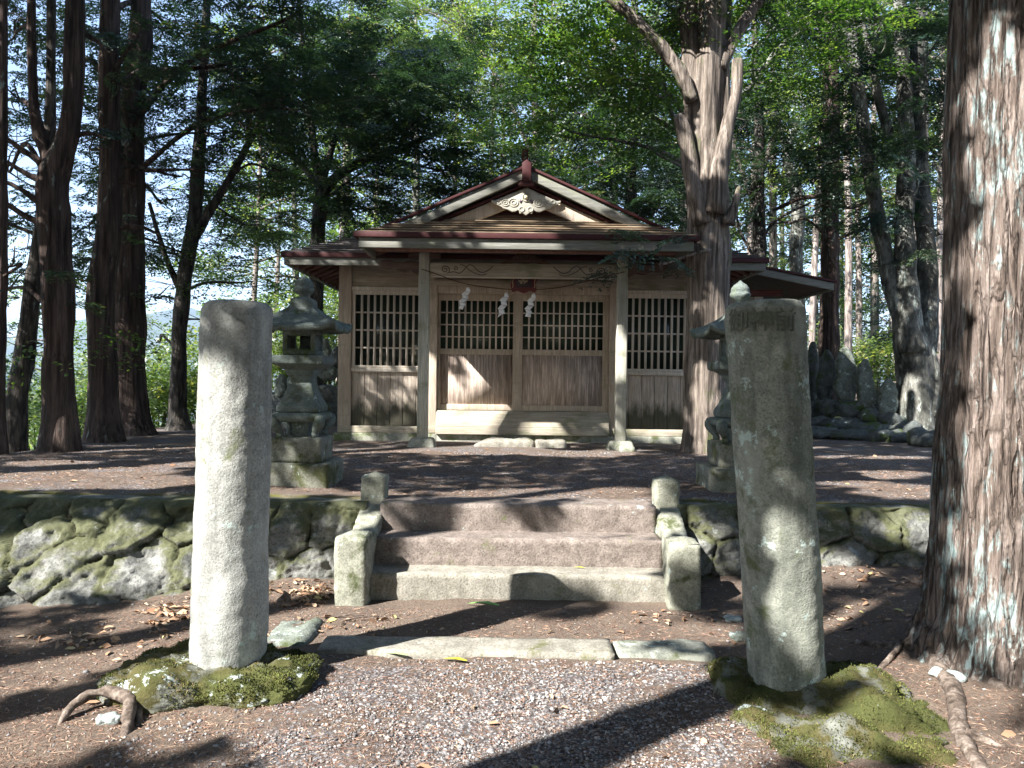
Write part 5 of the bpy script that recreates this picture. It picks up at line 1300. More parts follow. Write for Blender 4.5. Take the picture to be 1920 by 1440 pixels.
# ---- dark trees behind the shrine
tree('dark_conifer', 'dark spreading evergreen with forked black limbs behind the shrine left side', 'tree',
     [(16.5, [(592, 760, 15), (592, 600, 14), (594, 480, 14), (600, 400, 13), (604, 350, 12), (590, 290, 8), (582, 220, 7), (570, 120, 5), (560, 0, 4)]),
      (16.5, [(604, 360, 11), (640, 325, 9), (690, 300, 8), (760, 275, 6), (840, 240, 4)]), (16.5, [(600, 350, 8), (575, 320, 6), (545, 290, 5), (500, 260, 3)]), (16.5, [(604, 350, 7), (625, 270, 6), (660, 180, 5), (700, 60, 3)])],
     [(700, 190, 150, 90, 15.6, 1.3, 190), (830, 320, 100, 45, 15.4, 1.0, 100), (650, 350, 80, 35, 15.8, .9, 60), (560, 130, 110, 80, 16, 1.2, 110), (540, 420, 90, 40, 17, 1, 55), (880, 190, 80, 70, 16.8, 1, 85), (740, 400, 120, 26, 16.8, .9, 60), (620, 250, 60, 50, 16, .8, 40), (500, 520, 30, 50, 17, .6, 18), (760, 80, 120, 60, 16.5, 1, 90)],
     M['darkbark'], cf, CON, 110, 'dark evergreens behind the shrine', n=26, lim=.03)
tree('dark_conifer', 'dark evergreen filling the gap between shrine gable and middle cedar', 'tree',
     [(17.5, [(1180, 600, 12), (1182, 400, 11), (1186, 200, 9), (1190, 0, 6), (1190, -200, 4)])],
     [(1150, 330, 110, 65, 17, 1.2, 130), (1225, 400, 60, 45, 17, 1, 50), (1100, 220, 70, 50, 17.2, 1, 60), (1230, 250, 60, 70, 17, 1, 70), (1190, 120, 100, 60, 17.5, 1, 60)],
     M['darkbark'], cf, CON, 111, 'dark evergreens behind the shrine', n=20, lim=.025)
tree('maple_tree', 'bright green layered maple spreading behind the middle cedar', 'tree',
     [(12.9, [(1338, 760, 16), (1336, 500, 15), (1330, 300, 13), (1322, 150, 10), (1310, 0, 7), (1300, -200, 5)]), (12.9, [(1332, 330, 8), (1270, 250, 6), (1200, 210, 5), (1110, 190, 3)]), (12.9, [(1330, 250, 8), (1400, 170, 6), (1470, 80, 5), (1540, 20, 3)])],
     [(1180, 60, 90, 50, 11.2, .9, 80), (1130, 150, 100, 40, 11.4, .9, 75), (1085, 250, 70, 28, 11.8, .8, 46), (1225, 175, 60, 45, 11.6, .8, 46), (1200, 270, 70, 28, 12, .8, 40), (1450, 60, 80, 40, 11.8, .8, 54), (1425, 130, 50, 30, 12, .7, 26), (1530, 30, 70, 30, 12.2, .8, 34), (1060, 60, 70, 40, 12, .8, 22), (1250, 90, 70, 30, 11, .7, 30)],
     M['greybark'], mp_, MAP, 112, n=20, droop=.06)
tree('leafy_tree', 'pale green broadleaf tree above the shrine ridge, lit by the sun', 'tree',
     [(20.5, [(1015, 620, 9), (1012, 400, 8), (1005, 250, 7), (1000, 100, 6), (1010, -80, 4)]), (20.5, [(1010, 330, 5), (960, 200, 4), (900, 90, 3)])],
     [(870, 40, 120, 60, 20, 1.3, 90), (970, 60, 90, 60, 20, 1.2, 60), (1010, 210, 60, 60, 20.5, 1, 36), (1060, 320, 60, 50, 20.5, 1, 36), (760, 10, 100, 40, 20, 1.2, 50), (940, 170, 60, 40, 20.5, 1, 26)],
     M['palebark'], br, BRO, 114, n=16, droop=.1)
# ---- middle cedar beside the shrine
tree('old_cedar', 'massive split fluted cedar with a sawn upright stub in front of the shrine', 'tree',
     [(10.35, [(1320, 858, 43), (1321, 800, 40), (1323, 700, 39), (1327, 600, 40), (1329, 480, 40), (1328, 380, 39), (1325, 300, 34), (1326, 240, 27), (1330, 120, 26), (1334, 0, 27), (1336, -250, 22), (1340, -700, 12)]),
      (10.15, [(1318, 420, 20), (1302, 350, 16), (1292, 290, 13), (1282, 245, 10), (1274, 222, 8), (1272, 214, 3)]),
      (10.1, [(1335, 400, 20), (1348, 320, 17), (1358, 270, 14), (1368, 225, 12), (1380, 180, 10), (1384, 130, 10), (1384, 112, 9), (1384, 110, 3)]),
      (10.4, [(1312, 360, 20), (1303, 270, 19), (1298, 170, 18), (1292, 80, 17), (1286, 0, 16), (1280, -150, 13)]),
      (10.4, [(1340, 350, 20), (1352, 240, 17), (1354, 120, 15), (1358, 0, 15), (1362, -150, 12)]),
      (10.2, [(1298, 190, 12), (1278, 140, 12), (1245, 95, 12), (1205, 50, 11), (1150, 0, 9), (1080, -60, 7)]),
      (10.3, [(1352, 130, 10), (1370, 85, 10), (1400, 35, 9), (1435, -15, 8), (1480, -90, 6)])],
     [(1266, 445, 16, 26, 9.9, .12, 5), (1245, 495, 22, 6, 9.9, .12, 3), (1180, -90, 120, 60, 9.6, .8, 40), (1330, -120, 140, 60, 9.8, .8, 40)],
     M['midbark'], cf, CON, 113, n=72, barkd=.030, lobes=.07, flare=.02, stepv=.07, bf=(6, 6, .6),
     dead=[(10.1, [(1366, 420, 12), (1378, 380, 8), (1386, 350, 3)])])
# ---- big tree at the right edge
bx, by_ = 2.775, 4.12; bz = float(terrain(bx, by_))
big = tree('cedar_tree', 'huge cedar trunk with reddish bark and pale blue lichen at the right border', 'tree',
     [(None, [(bx, by_, bz - .05, .555), (bx, by_, bz + .10, .51), (bx, by_, bz + .30, .465), (bx, by_, bz + .8, .435), (bx + .0, by_, 1.4, .415), (bx + .0, by_, 2.4, .40), (bx - .01, by_, 3.6, .385), (bx, by_, 6, .35), (bx, by_, 10, .25)])],
     [], M['bigbark'], cf, CON, 120, n=210, barkd=.022, flare=.0, lobes=.03, stepv=.03, bf=(17, 17, 1.0), ridged=True)
for i, P in enumerate([[(1722, 1212, .05), (1760, 1262, .05), (1790, 1310, .045), (1800, 1370, .04), (1830, 1425, .035), (1880, 1480, .03)],
                       [(1740, 1205, .05), (1800, 1250, .042), (1862, 1295, .036), (1930, 1345, .03)],
                       [(1730, 1225, .05), (1690, 1222, .04), (1630, 1210, .03), (1560, 1200, .02)],
                       [(1745, 1205, .03), (1700, 1185, .02), (1640, 1178, .015), (1570, 1190, .01)],
                       [(1755, 1130, .03), (1700, 1115, .018), (1640, 1132, .014), (1600, 1130, .01)],
                       [(1690, 1222, .02), (1650, 1250, .016), (1600, 1262, .012)],
                       [(1810, 1385, .022), (1870, 1400, .016), (1930, 1425, .012)]]):
    W = []; rr = []
    for px, py, r_ in P:
        g_ = gnd(px, py, .04); g_[2] = float(terrain(g_[0], g_[1])) - r_ * .15; W.append(g_); rr.append(r_)
    W[-1] = W[-1] - np.array([0, 0, rr[-1] * 1.8]); W[0] = W[0] + np.array([0, 0, .03])
    Sp = smooth_path(W, 8); mb = MB(); mb.tube(Sp, np.interp(np.linspace(0, 1, len(Sp)), np.linspace(0, 1, len(rr)), rr), 14, wob=.12, seed=i, bark=.003, bf=(20, 20, 20))
    mb.build('root', M['root'], big, True)
# ---- right hand trees
tree('cedar_tree', 'straight sun flecked cedar standing behind the stone tablets', 'tree',
     [(15.6, [(1553, 770, 21), (1554, 700, 19), (1556, 500, 17), (1557, 300, 16), (1560, 100, 14), (1562, -150, 11)])],
     [(1560, 200, 70, 50, 15.2, .8, 34), (1500, 300, 60, 35, 15.3, .8, 26), (1610, 120, 70, 50, 15.6, .8, 30), (1480, 420, 50, 18, 15.4, .6, 10), (1520, 100, 60, 40, 15, .8, 24)],
     M['cedar'], cf, CON, 130, 'trees right of the shrine', n=30,
     dead=[(15.5, [(1545, 368, 5), (1500, 372, 4), (1450, 395, 3)]), (15.5, [(1568, 450, 3), (1620, 430, 2), (1650, 440, 1.5)]), (15.5, [(1568, 260, 3), (1610, 245, 2), (1640, 250, 1.5)]), (15.5, [(1568, 385, 3), (1600, 390, 2), (1640, 370, 1.5)])])
tree('many_stemmed_tree', 'old mottled grey tree dividing into many stems at the right', 'tree',
     [(13.6, [(1722, 822, 36), (1720, 770, 33), (1716, 700, 32), (1706, 640, 30), (1690, 590, 18), (1668, 520, 14), (1650, 430, 13), (1632, 330, 12), (1618, 230, 11), (1604, 120, 10), (1590, 0, 8), (1580, -150, 6)]),
      (13.5, [(1712, 660, 26), (1702, 560, 20), (1696, 440, 18), (1700, 300, 15), (1696, 200, 14), (1690, 60, 12), (1686, -100, 9)]),
      (13.8, [(1725, 690, 26), (1738, 600, 19), (1738, 500, 17), (1730, 380, 15), (1722, 250, 13), (1722, 120, 13), (1722, -50, 11)]),
      (13.5, [(1740, 780, 20), (1752, 735, 17), (1750, 690, 10), (1742, 650, 6)]),
      (13.6, [(1625, 270, 8), (1640, 320, 8), (1652, 420, 8), (1660, 490, 9)]), (13.6, [(1616, 220, 8), (1600, 160, 6), (1570, 105, 6), (1530, 70, 5), (1480, 30, 4), (1440, -20, 3)]), (13.6, [(1700, 330, 9), (1670, 260, 9), (1650, 190, 8), (1630, 100, 6), (1610, 0, 5)])],
     [(1650, 60, 90, 50, 13, .9, 62), (1720, 170, 60, 60, 13.4, .8, 44), (1600, 300, 50, 35, 13.5, .7, 22), (1725, 330, 50, 60, 13.2, .7, 38), (1760, 440, 30, 40, 13.5, .6, 16), (1770, 60, 50, 60, 13, .7, 40), (1560, 40, 70, 40, 13.3, .7, 26)],
     M['greybark'], cf, CON, 131, 'trees right of the shrine', n=30, barkd=.022, lobes=.10, flare=.3)
tree('slender_tree', 'thin dark branching tree just right of the middle cedar', 'tree',
     [(15.0, [(1425, 640, 13), (1425, 480, 12), (1423, 350, 11), (1424, 250, 9), (1418, 150, 7), (1412, 0, 5)]), (15, [(1424, 400, 7), (1395, 330, 5), (1375, 270, 4), (1360, 200, 3)]), (15, [(1424, 330, 6), (1450, 260, 4), (1470, 200, 3)])],
     [(1440, 330, 70, 60, 14.6, .8, 40), (1400, 230, 50, 50, 14.6, .8, 30), (1460, 210, 50, 40, 15, .8, 24)],
     M['darkbark'], cf, CON, 132, 'trees right of the shrine', n=20,
     dead=[(15, [(1425, 450, 3), (1460, 410, 3), (1520, 380, 2)]), (15, [(1425, 500, 3), (1390, 440, 3), (1380, 400, 2)])])
tree('slender_tree', 'curved mossy trunk behind the shrine roof between cedar trunks', 'tree',
     [(18.0, [(1500, 680, 13), (1496, 560, 12), (1492, 470, 12), (1496, 400, 13), (1488, 340, 11), (1478, 300, 8), (1490, 240, 6), (1510, 200, 5)]), (18, [(1485, 320, 7), (1468, 260, 5), (1455, 200, 4)])],
     [(1500, 170, 60, 40, 18, 1, 24)], M['greybark'], br, BRO, 133, 'trees right of the shrine', n=20)
tree('cedar_tree', 'tall straight cedar trunk behind the many stemmed tree', 'tree',
     [(19.0, [(1728, 700, 15), (1727, 400, 14), (1725, 100, 13), (1724, -100, 12)])], [(1745, 90, 60, 50, 18.5, 1, 30), (1700, 400, 40, 60, 19, 1, 20)], M['palebark'], cf, CON, 134, 'trees right of the shrine', n=20)
tree('slender_tree', 'narrow straight trunk beside the huge right cedar', 'tree',
     [(17.0, [(1772, 790, 11), (1776, 600, 10), (1782, 400, 9), (1770, 200, 7), (1790, 80, 6), (1800, -80, 5)])], [(1790, 60, 40, 50, 16.6, .8, 22), (1760, 560, 20, 60, 17, .6, 14)], M['palebark'], cf, CON, 135, 'trees right of the shrine', n=16)

# ---- background wood: prototypes and copies
def forest_proto(name, seed, H, z0, rad, ns, lean, leafm, protos, bark, sc_, rt):
    rs = np.random.RandomState(seed); root = empty(name, (0, 0, 0)); mb = MB()
    Sp, _ = flare_trunk(mb, [(0, 0, -.5), (lean * .2, 0, H * .3), (lean * .7, .1, H * .6), (lean, 0, H)], [rt, rt * .85, rt * .6, rt * .15], 12, .01, .2, seed, .5)
    mb.build('trunk', bark, root, True); lb = MB(); pos = []; dr = []
    nl = 30
    for i in range(nl):
        z = z0 + (H - z0) * (i / nl) ** .9; h = Sp[np.argmin(abs(Sp[:, 2] - z))]; a = i * 2.4 + rs.uniform(-.4, .4)
        L = rad * (1 - .75 * max(0, (z - z0) / (H - z0)) ** 1.4) * rs.uniform(.6, 1.1); d = np.array([math.cos(a), math.sin(a), rs.uniform(.05, .5)])
        P = smooth_path([h, h + d * L * .5, h + d * L * np.array([1, 1, .6])], 4); lb.tube(P, np.linspace(.045, .01, len(P)), 5)
        m_ = max(3, int(ns / nl * L / rad * 1.3)); f = rs.uniform(.25, 1.05, m_)
        p = h + d * L * f[:, None] + rs.normal(0, .38, (m_, 3)) * np.array([1, 1, .55]); pos.append(p); q = p - h; q[:, 2] *= .2; q[:, 2] -= .3; dr.append(q)
    lb.build('limbs', bark, root, True); pos = np.concatenate(pos); dr = np.concatenate(dr)
    Q, v = place(protos, pos, dr, sc_ * rs.uniform(.7, 1.2, len(pos)), .4, seed)
    obj('crown', quads_mesh('crown', Q, leafm, {'v': ('FACE', v)}), root)
    return root
def copy_tree(root, loc, rz, s, label, cat, group):
    r = root.copy(); C.objects.link(r); r.location = loc; r.rotation_euler = (0, 0, rz); r.scale = (s, s, s); tag(r, label, cat, group)
    for ch in list(root.children):
        c = ch.copy(); C.objects.link(c); c.parent = r
    return r
FB = [broad_spray(40 + i, L=1.0, n=60, size=.11, flat=.09) for i in range(3)]
FC = [q * 1.5 for q in CON[:2]]
protoA = forest_proto('forest_tree', 201, 15, 4.0, 3.2, 230, .5, br, FB, M['palebark'], 1.25, .16)
protoB = forest_proto('forest_tree', 202, 17, 5.0, 3.0, 240, -.4, br, FB, M['greybark'], 1.2, .15)
protoC = forest_proto('forest_conifer', 203, 19, 3.5, 2.8, 210, .2, cf, FC, M['palebark'], 1.1, .20)
protoD = forest_proto('thin_forest_tree', 204, 17, 7.5, 2.2, 100, .3, br, FB, M['palebark'], 1.1, .12)
protos = [protoA, protoB, protoC, protoD]; used = [False] * 4
spots = []
rs = np.random.RandomState(5)
# (px of trunk, depth, prototype, scale)
SPEC = [(470, 24, 3, .9), (500, 31, 0, 1), (560, 27, 1, .95), (640, 25, 2, 1), (700, 32, 0, 1.1), (780, 24, 1, 1), (850, 30, 3, 1.1), (905, 26, 3, 1), (960, 34, 0, 1.15),
                     (1035, 27, 3, 1.05), (1085, 36, 0, 1.1), (1150, 24, 2, .95), (1215, 31, 1, 1.1), (1280, 26, 2, 1), (1350, 34, 0, 1.1), (1400, 25, 3, 1), (1450, 30, 2, 1), (1470, 40, 1, 1.2),
                     (1520, 24, 3, 1), (1590, 22, 3, 1), (1612, 28, 3, 1.1), (1640, 35, 2, 1.15), (1680, 26, 3, 1), (1760, 23, 3, 1), (1790, 31, 2, 1), (1830, 26, 1, 1), (1900, 30, 0, 1.1), (1980, 24, 2, 1),
                     (2060, 30, 1, 1.1), (2160, 24, 3, 1), (1580, 44, 1, 1.2), (1660, 48, 0, 1.3), (1740, 42, 1, 1.2), (1530, 38, 3, 1.1),
                     (-120, 26, 2, .9), (-260, 20, 2, 1), (330, 44, 3, .9), (230, 34, 3, 1.0), (70, 30, 3, .95)]
for px, Y, k, s_ in SPEC:
    p = at(px, 700, Y); z = float(terrain(p[0], p[1])); spots.append((p[0], p[1], z, k, s_, px, Y))
kindtxt = {0: 'leafy yellow green tree', 1: 'tall green broadleaf tree', 2: 'dark straight conifer', 3: 'thin pale trunked tree with a high crown'}
ords = {}
def speclab(px, Y, k, i):
    nm = {0: 'leafy yellow green tree', 1: 'grey trunked green broadleaf tree', 2: 'dark straight conifer', 3: 'thin pale high crowned tree'}[k]
    zone = lambda q: 0 if q < 450 else (1 if q < 900 else (2 if q < 1300 else (3 if q < 1560 else (4 if q < 1800 else 5))))
    wh = ['beyond the terrace edge, left of the sunlit pillar', 'behind the shrine left roof slope', 'behind the shrine right roof slope', 'between middle cedar and stone tablets', 'behind the many stemmed tree', 'behind the huge right cedar'][zone(px)]
    same = sorted([q[0] for q in SPEC if q[2] == k and zone(q[0]) == zone(px)]); r = same.index(px); n = len(same)
    o = '' if n == 1 else ({0: 'leftmost ', n - 1: 'rightmost '}.get(r, {1: 'second ', 2: 'third ', 3: 'fourth ', 4: 'fifth '}.get(r, '')) )
    return f'{o}{nm} {wh}'
for i, (x, y, z, k, s_, px, Y) in enumerate(spots):
    where = 'far left beyond the terrace edge' if px < 450 else ('behind the shrine roof' if px < 1300 else 'in the wood right of the shrine')
    lab = speclab(px, Y, k, i)
    if not used[k]:
        r = protos[k]; used[k] = True; r.location = (x, y, z); r.scale = (s_,) * 3; tag(r, lab, 'tree', 'trees of the wood behind')
    else: copy_tree(protos[k], (x, y, z), rs.uniform(0, 6.28), s_, lab, 'tree', 'trees of the wood behind')

# ---- leafy shrubs past the terrace edge
def shrub(px, py, Y, rx, rz, n_, seed, label, leafm=None, protos_=None, group='shrubs below the terrace edge'):
    rs = np.random.RandomState(seed); c = at(px, py, Y); zb = float(terrain(c[0], c[1])); base = np.array([c[0], c[1], zb]); root = empty('shrub', base, label, 'shrub', group)
    hx, hz = rx * Y / FPX, rz * Y / FPX; lb = MB(); pos = []; dr = []
    m_ = 14
    for i in range(m_):
        e = c + rs.normal(0, .5, 3) * np.array([hx, hx * .8, hz]); lb.tube(smooth_path([base + rs.normal(0, .1, 3) * (1, 1, 0), (base + e) / 2 + rs.normal(0, .15, 3), e], 4), np.linspace(.03, .006, 9), 5)
        k = n_ // m_; p = e + rs.normal(0, 1, (k, 3)) * np.array([.45, .45, .22]) * max(.5, hx * .5); pos.append(p); dr.append((p - e) * (1, 1, .3) + rs.normal(0, .1, (k, 3)))
    lb.build('stems', M['darkbark'], root, True); pos = np.concatenate(pos); dr = np.concatenate(dr)
    Q, v = place(protos_ or BRO, pos, dr, 1.3 * rs.uniform(.7, 1.2, len(pos)) * (Y / 15), .35, seed)
    obj('foliage', quads_mesh('foliage', Q, leafm or br, {'v': ('FACE', v)}), root); return root
for i, a in enumerate([(300, 725, 17, 75, 42, 120, 'bright green shrub left of the slender dark tree'), (395, 715, 18, 50, 42, 100, 'bright green shrub right of the slender dark tree'), (150, 775, 14, 35, 45, 70, 'olive shrub between the first two cedar trunks'),
                       (60, 770, 15, 60, 45, 90, 'loose shrub behind the leaning trunk'), (545, 660, 19, 45, 60, 110, 'sunlit shrub seen behind the left stone lantern'), (620, 610, 20, 40, 50, 70, 'leafy bush beside the shrine left corner'),
                       (1790, 800, 19, 40, 30, 70, 'sunny bush right of the many stemmed tree'), (1630, 680, 24, 60, 40, 70, 'pale green thicket behind the stone tablets'), (215, 715, 22, 60, 26, 60, 'pale shrub top seen between the cedar trunks'), (1770, 720, 24, 30, 50, 50, 'green thicket beside the huge right cedar')]):
    shrub(a[0], a[1], a[2], a[3], a[4], a[5], 300 + i, a[6])

# ---- trees behind and left of the camera: they throw the shade on this scene
def back(px, py, t, z=0.0):
    g_ = gnd(px, py, z); return g_[0] - math.sin(R(SUN_AZ)) * t, g_[1] - math.cos(R(SUN_AZ)) * t
g_ = np.array([.353, 3.24]); trunks = [((g_[0] - .777 * 6.2, g_[1] - .629 * 6.2), .19)]
trunks += [(back(170, 1293, 4.5), .17), (back(60, 1225, 5.5), .13), ((-7.0, -9.5), .2), ((-9.5, -7.0), .3), ((-12.5, 1.5), .32), ((-11.0, 6.5), .3), ((-5.5, -8.0), .3), ((-15.0, -3.5), .3)]
trunks += [((6.5, -2.5), .3), ((8.5, 4.2), .3), ((3.5, -9.0), .3), ((-1.0, -12.0), .3), ((11.5, 8.0), .3), ((1.8, -5.2), .25)]  # unseen trees behind and to the right, added to block sky light
TX = np.array([t[0] for t in trunks])
NL = 160000
u = rng.uniform(-17.5, 4.5, NL); v = rng.uniform(-4.5, 10.5, NL)
# the canopy thins with height so that the wood beyond the shrine still catches sun
keep = rng.rand(NL) < np.interp(v, [-4.5, 8.6, 9.6, 10.5], [1, 1, .6, .15]); u, v = u[keep], v[keep]
z = rng.uniform(6.5, 13, len(u))
def upos(u, v, z):
    s_ = (z - v * E2[2]) / math.sin(R(SUN_EL)); return u[:, None] * E1 + v[:, None] * E2 - s_[:, None] * sdir
for k in range(14):
    P = upos(u, v, z); X, Y, Z = P[:, 0], P[:, 1], P[:, 2] - EYE
    inside = (Y > .3) & (np.abs(X) < .78 * Y + .7) & (Z < .60 * Y + .8)
    # never closer than the row of trees that is in the picture
    z = np.where(inside, z + 1.0, z)
P = upos(u, v, z); X, Y, Z = P[:, 0], P[:, 1], P[:, 2] - EYE
ok, L_, r_ = lit(P); keep = (P @ E2 < 9.6) & ~((Y > .3) & (np.abs(X) < .76 * Y + .5) & (Z < .57 * Y + .5)) & ~L_ & ~r_
P = P[keep]
n2_ = 140000; P2 = np.stack([rng.uniform(-9, 14, n2_), rng.uniform(-15, 10, n2_), 0 * np.zeros(n2_)], -1)  # extra unseen leaves added around the camera to cut the sky light
P2[:, 2] = 4.5 + 8.5 * rng.rand(n2_) ** .8; low = rng.rand(n2_) < .3; P2[low, 2] = rng.uniform(2.5, 6, low.sum()); rad_ = np.hypot(P2[:, 0], P2[:, 1]); low &= rad_ < 6.5
_, L2_, r2_ = lit(P2); X, Y, Z = P2[:, 0], P2[:, 1], P2[:, 2] - EYE
k2 = ((P2 @ E2 < 9.6) | (P2 @ E2 > 15)) & ~((Y > .3) & (np.abs(X) < .76 * Y + .6) & (Z < .57 * Y + .6)) & ~L2_ & ~low & ~((Y > 0) & (X > 0) & (np.abs(X) < .9 * Y + 1.2) & (Z < .9 * Y))
P2 = P2[k2]; big_ = np.concatenate([np.ones(len(P)), np.full(len(P2), 2.0)]); P = np.concatenate([P, P2])
print('shade leaves', len(P))
D_ = rng.normal(0, 1, P.shape); D_[:, 2] *= .35; D_ /= np.linalg.norm(D_, axis=1)[:, None]
S_ = np.cross(D_, rng.normal(0, 1, P.shape)); S_ /= np.linalg.norm(S_, axis=1)[:, None]
LL = rng.uniform(.09, .15, len(P)) * big_; Q = leafq(P - D_ * LL[:, None] * .5, D_, S_, LL, LL * .62)
d2_ = ((P[:, None, :2] - TX[None]) ** 2).sum(2); d2_[:, 1] = 1e9; near_i = np.argmin(d2_, axis=1)
slab_ = ['nearest trunk behind the camera on the left', 'short dead snag standing left of the sunlit pillar', 'thin tree left of the path out of view', 'slim tree well behind the camera on the left', 'tall tree far behind on the left', 'tall tree on the slope far left', 'tall tree left of the terrace edge', 'tall tree well behind the camera', 'outermost tall tree at the back left', 'tall tree behind the camera on the right', 'tall tree right of the huge cedar', 'tall tree far behind the camera', 'farthest unseen tree added straight behind', 'tall tree right of the stone tablets', 'slim tree close behind the camera']
for i, ((x, y), r_) in enumerate(trunks):
    zb = float(terrain(x, y)) - .1; root = empty('shade_tree', (x, y, zb), slab_[i], 'tree', 'trees out of view that shade the shrine')
    mb = MB(); hh = [4, 9, 15] if i != 1 else [2, 3.6, 4.4]; flare_trunk(mb, [(x, y, zb), (x, y, hh[0]), (x + .1, y, hh[1]), (x + .1, y + .1, hh[2])], [r_ * 1.1, r_, r_ * .85, r_ * .4], 16, .01, .3, i, .4); mb.build('trunk', M['cedar'], root, True)  # one unseen trunk is cut short so its shadow stops early
    k = near_i == i
    if k.any():
        obj('crown', quads_mesh('crown', Q[k], cf, {'v': ('FACE', rng.rand(k.sum()))}), root)
        lb = MB(); idx = np.nonzero(k)[0]
        for j in rng.choice(idx, min(22, len(idx)), False):
            h = np.array([x, y, max(3.5, P[j][2] - 1.5)]); e = P[j]
            LP = smooth_path([h, (h + e) / 2 + (0, 0, .3), e], 5); _, l2, _ = lit(LP)
            if l2.any(): continue
            lb.tube(LP, np.linspace(.05, .01, len(LP)), 5)
        if lb.n: lb.build('limbs', M['cedar'], root, True)

# ================================================================== ground cover
def scatter_mesh(name, protoV, protoF, pos, scl, seed, mat, rotfull=False, v=None, smooth=False):
    """protoF: fixed size faces"""
    rs = np.random.RandomState(seed); n = len(pos); kV = len(protoV[0]); fs = protoF.shape[1]
    which = rs.randint(0, len(protoV), n); PV = np.array(protoV)[which]
    a = rs.uniform(0, 2 * np.pi, n); c, s_ = np.cos(a), np.sin(a); Mx = np.zeros((n, 3, 3)); Mx[:, 0, 0] = c; Mx[:, 0, 1] = -s_; Mx[:, 1, 0] = s_; Mx[:, 1, 1] = c; Mx[:, 2, 2] = 1
    if rotfull:
        b = rs.normal(0, rotfull, n); Mb = np.zeros((n, 3, 3)); Mb[:, 0, 0] = 1; Mb[:, 1, 1] = np.cos(b); Mb[:, 1, 2] = -np.sin(b); Mb[:, 2, 1] = np.sin(b); Mb[:, 2, 2] = np.cos(b); Mx = Mx @ Mb
    V = np.einsum('nij,nkj->nki', Mx, PV * np.asarray(scl).reshape(n, 1, -1)) + pos[:, None]
    lp = (protoF.ravel()[None] + (np.arange(n) * kV)[:, None]).ravel(); nf = len(protoF)
    v = rs.rand(n) if v is None else v
    return raw_mesh(name, V, lp, np.arange(n * nf) * fs, mat, smooth, {'v': ('FACE', np.repeat(v, nf))})
def icos(seed):
    rs = np.random.RandomState(seed); g = (1 + 5 ** .5) / 2
    V = np.array([(-1, g, 0), (1, g, 0), (-1, -g, 0), (1, -g, 0), (0, -1, g), (0, 1, g), (0, -1, -g), (0, 1, -g), (g, 0, -1), (g, 0, 1), (-g, 0, -1), (-g, 0, 1)], float); V /= np.linalg.norm(V[0])
    return V * rs.uniform(.78, 1.15, (12, 1)) * np.array([1.15, .85, .6])
IF = np.array([(0, 11, 5), (0, 5, 1), (0, 1, 7), (0, 7, 10), (0, 10, 11), (1, 5, 9), (5, 11, 4), (11, 10, 2), (10, 7, 6), (7, 1, 8), (3, 9, 4), (3, 4, 2), (3, 2, 6), (3, 6, 8), (3, 8, 9), (4, 9, 5), (2, 4, 11), (6, 2, 10), (8, 6, 7), (9, 8, 1)])
def on_ground(x, y, dz=0.0):
    return np.stack([x, y, terrain(x, y) + dz], -1)
def blocked(x, y):
    b = ((x - (-1.41)) / .5) ** 2 + ((y - 3.82) / .32) ** 2 < 1; b |= ((x - b_[0] - .1) / .48) ** 2 + ((y - 3.6) / .56) ** 2 < 1
    b |= (np.abs(x - .06) < 1.3) & (y > 5.1) & (y < 6.22); b |= (np.abs(x) < 1.2) & (y > 4.2) & (y < 4.5); b |= (y > 4.7) & (y < 6.35) & (np.abs(x) > 1.1) & (y > np.where(x < 0, 5.70 + .40 * (x + 1.3), 5.75))
    b |= ((x - bx) ** 2 + (y - by_) ** 2 < .36); b |= (np.abs(x - .16) < 2.9) & (y > 11.6); return b
rs = np.random.RandomState(21)
# gravel: dense on the path, loose elsewhere, thin on the terrace
x1 = rs.uniform(-1.9, 1.7, 34000); y1 = rs.uniform(2.55, 4.25, 34000); den = np.clip(1.35 - np.abs(x1 + .02) * .95, 0, 1) * np.clip((4.25 - y1) * 2.2 + .15, 0, 1)
den = np.clip(den + .6 * fbm(np.stack([x1 * 2, y1 * 2, 0 * x1], -1), 5, 3), .03, 1); k = rs.rand(len(x1)) < den; x1, y1 = x1[k], y1[k]
x2 = rs.uniform(-5, 4, 5000); y2 = rs.uniform(2.4, 6, 5000)
x3 = rs.uniform(-7, 7, 14000); y3 = rs.uniform(6.3, 10.5, 14000); k = fbm(np.stack([x3 * .8, y3 * .8, 0 * x3], -1), 9, 3) > -.1; x3, y3 = x3[k], y3[k]
x = np.concatenate([x1, x2, x3]); y = np.concatenate([y1, y2, y3]); k = ~blocked(x, y); x, y = x[k], y[k]
sz = np.exp(rs.normal(math.log(.0052), .40, len(x))).clip(.0028, .022)
tag(obj('gravel', scatter_mesh('gravel', [icos(i) for i in range(5)], IF, on_ground(x, y, .001), sz[:, None], 1, M['pebble'])), 'loose grey gravel on the path and terrace', kind='stuff')
# needle litter
n = 170000; y = 2.4 + 7.6 * rs.rand(n) ** 1.7; x = rs.uniform(-1, 1, n) * (.75 * y + .3); k = ~blocked(x, y); x, y = x[k], y[k]
nd = np.array([(-.5, -.02, 0), (.5, -.03, .02), (.5, .03, .02), (-.5, .02, 0)])
nd2 = np.array([(-.5, -.05, 0), (.1, -.035, .1), (.5, .0, .05), (.0, .05, .06)])
sz = rs.uniform(.010, .038, len(x)) * (1 + (y - 3) * .12).clip(1, 2)
tag(obj('needle_litter', scatter_mesh('needle_litter', [nd, nd2], np.array([(0, 1, 2, 3)]), on_ground(x, y, .004), sz[:, None], 2, M['litter'], .25)), 'fallen brown cedar needles and twigs', kind='stuff')
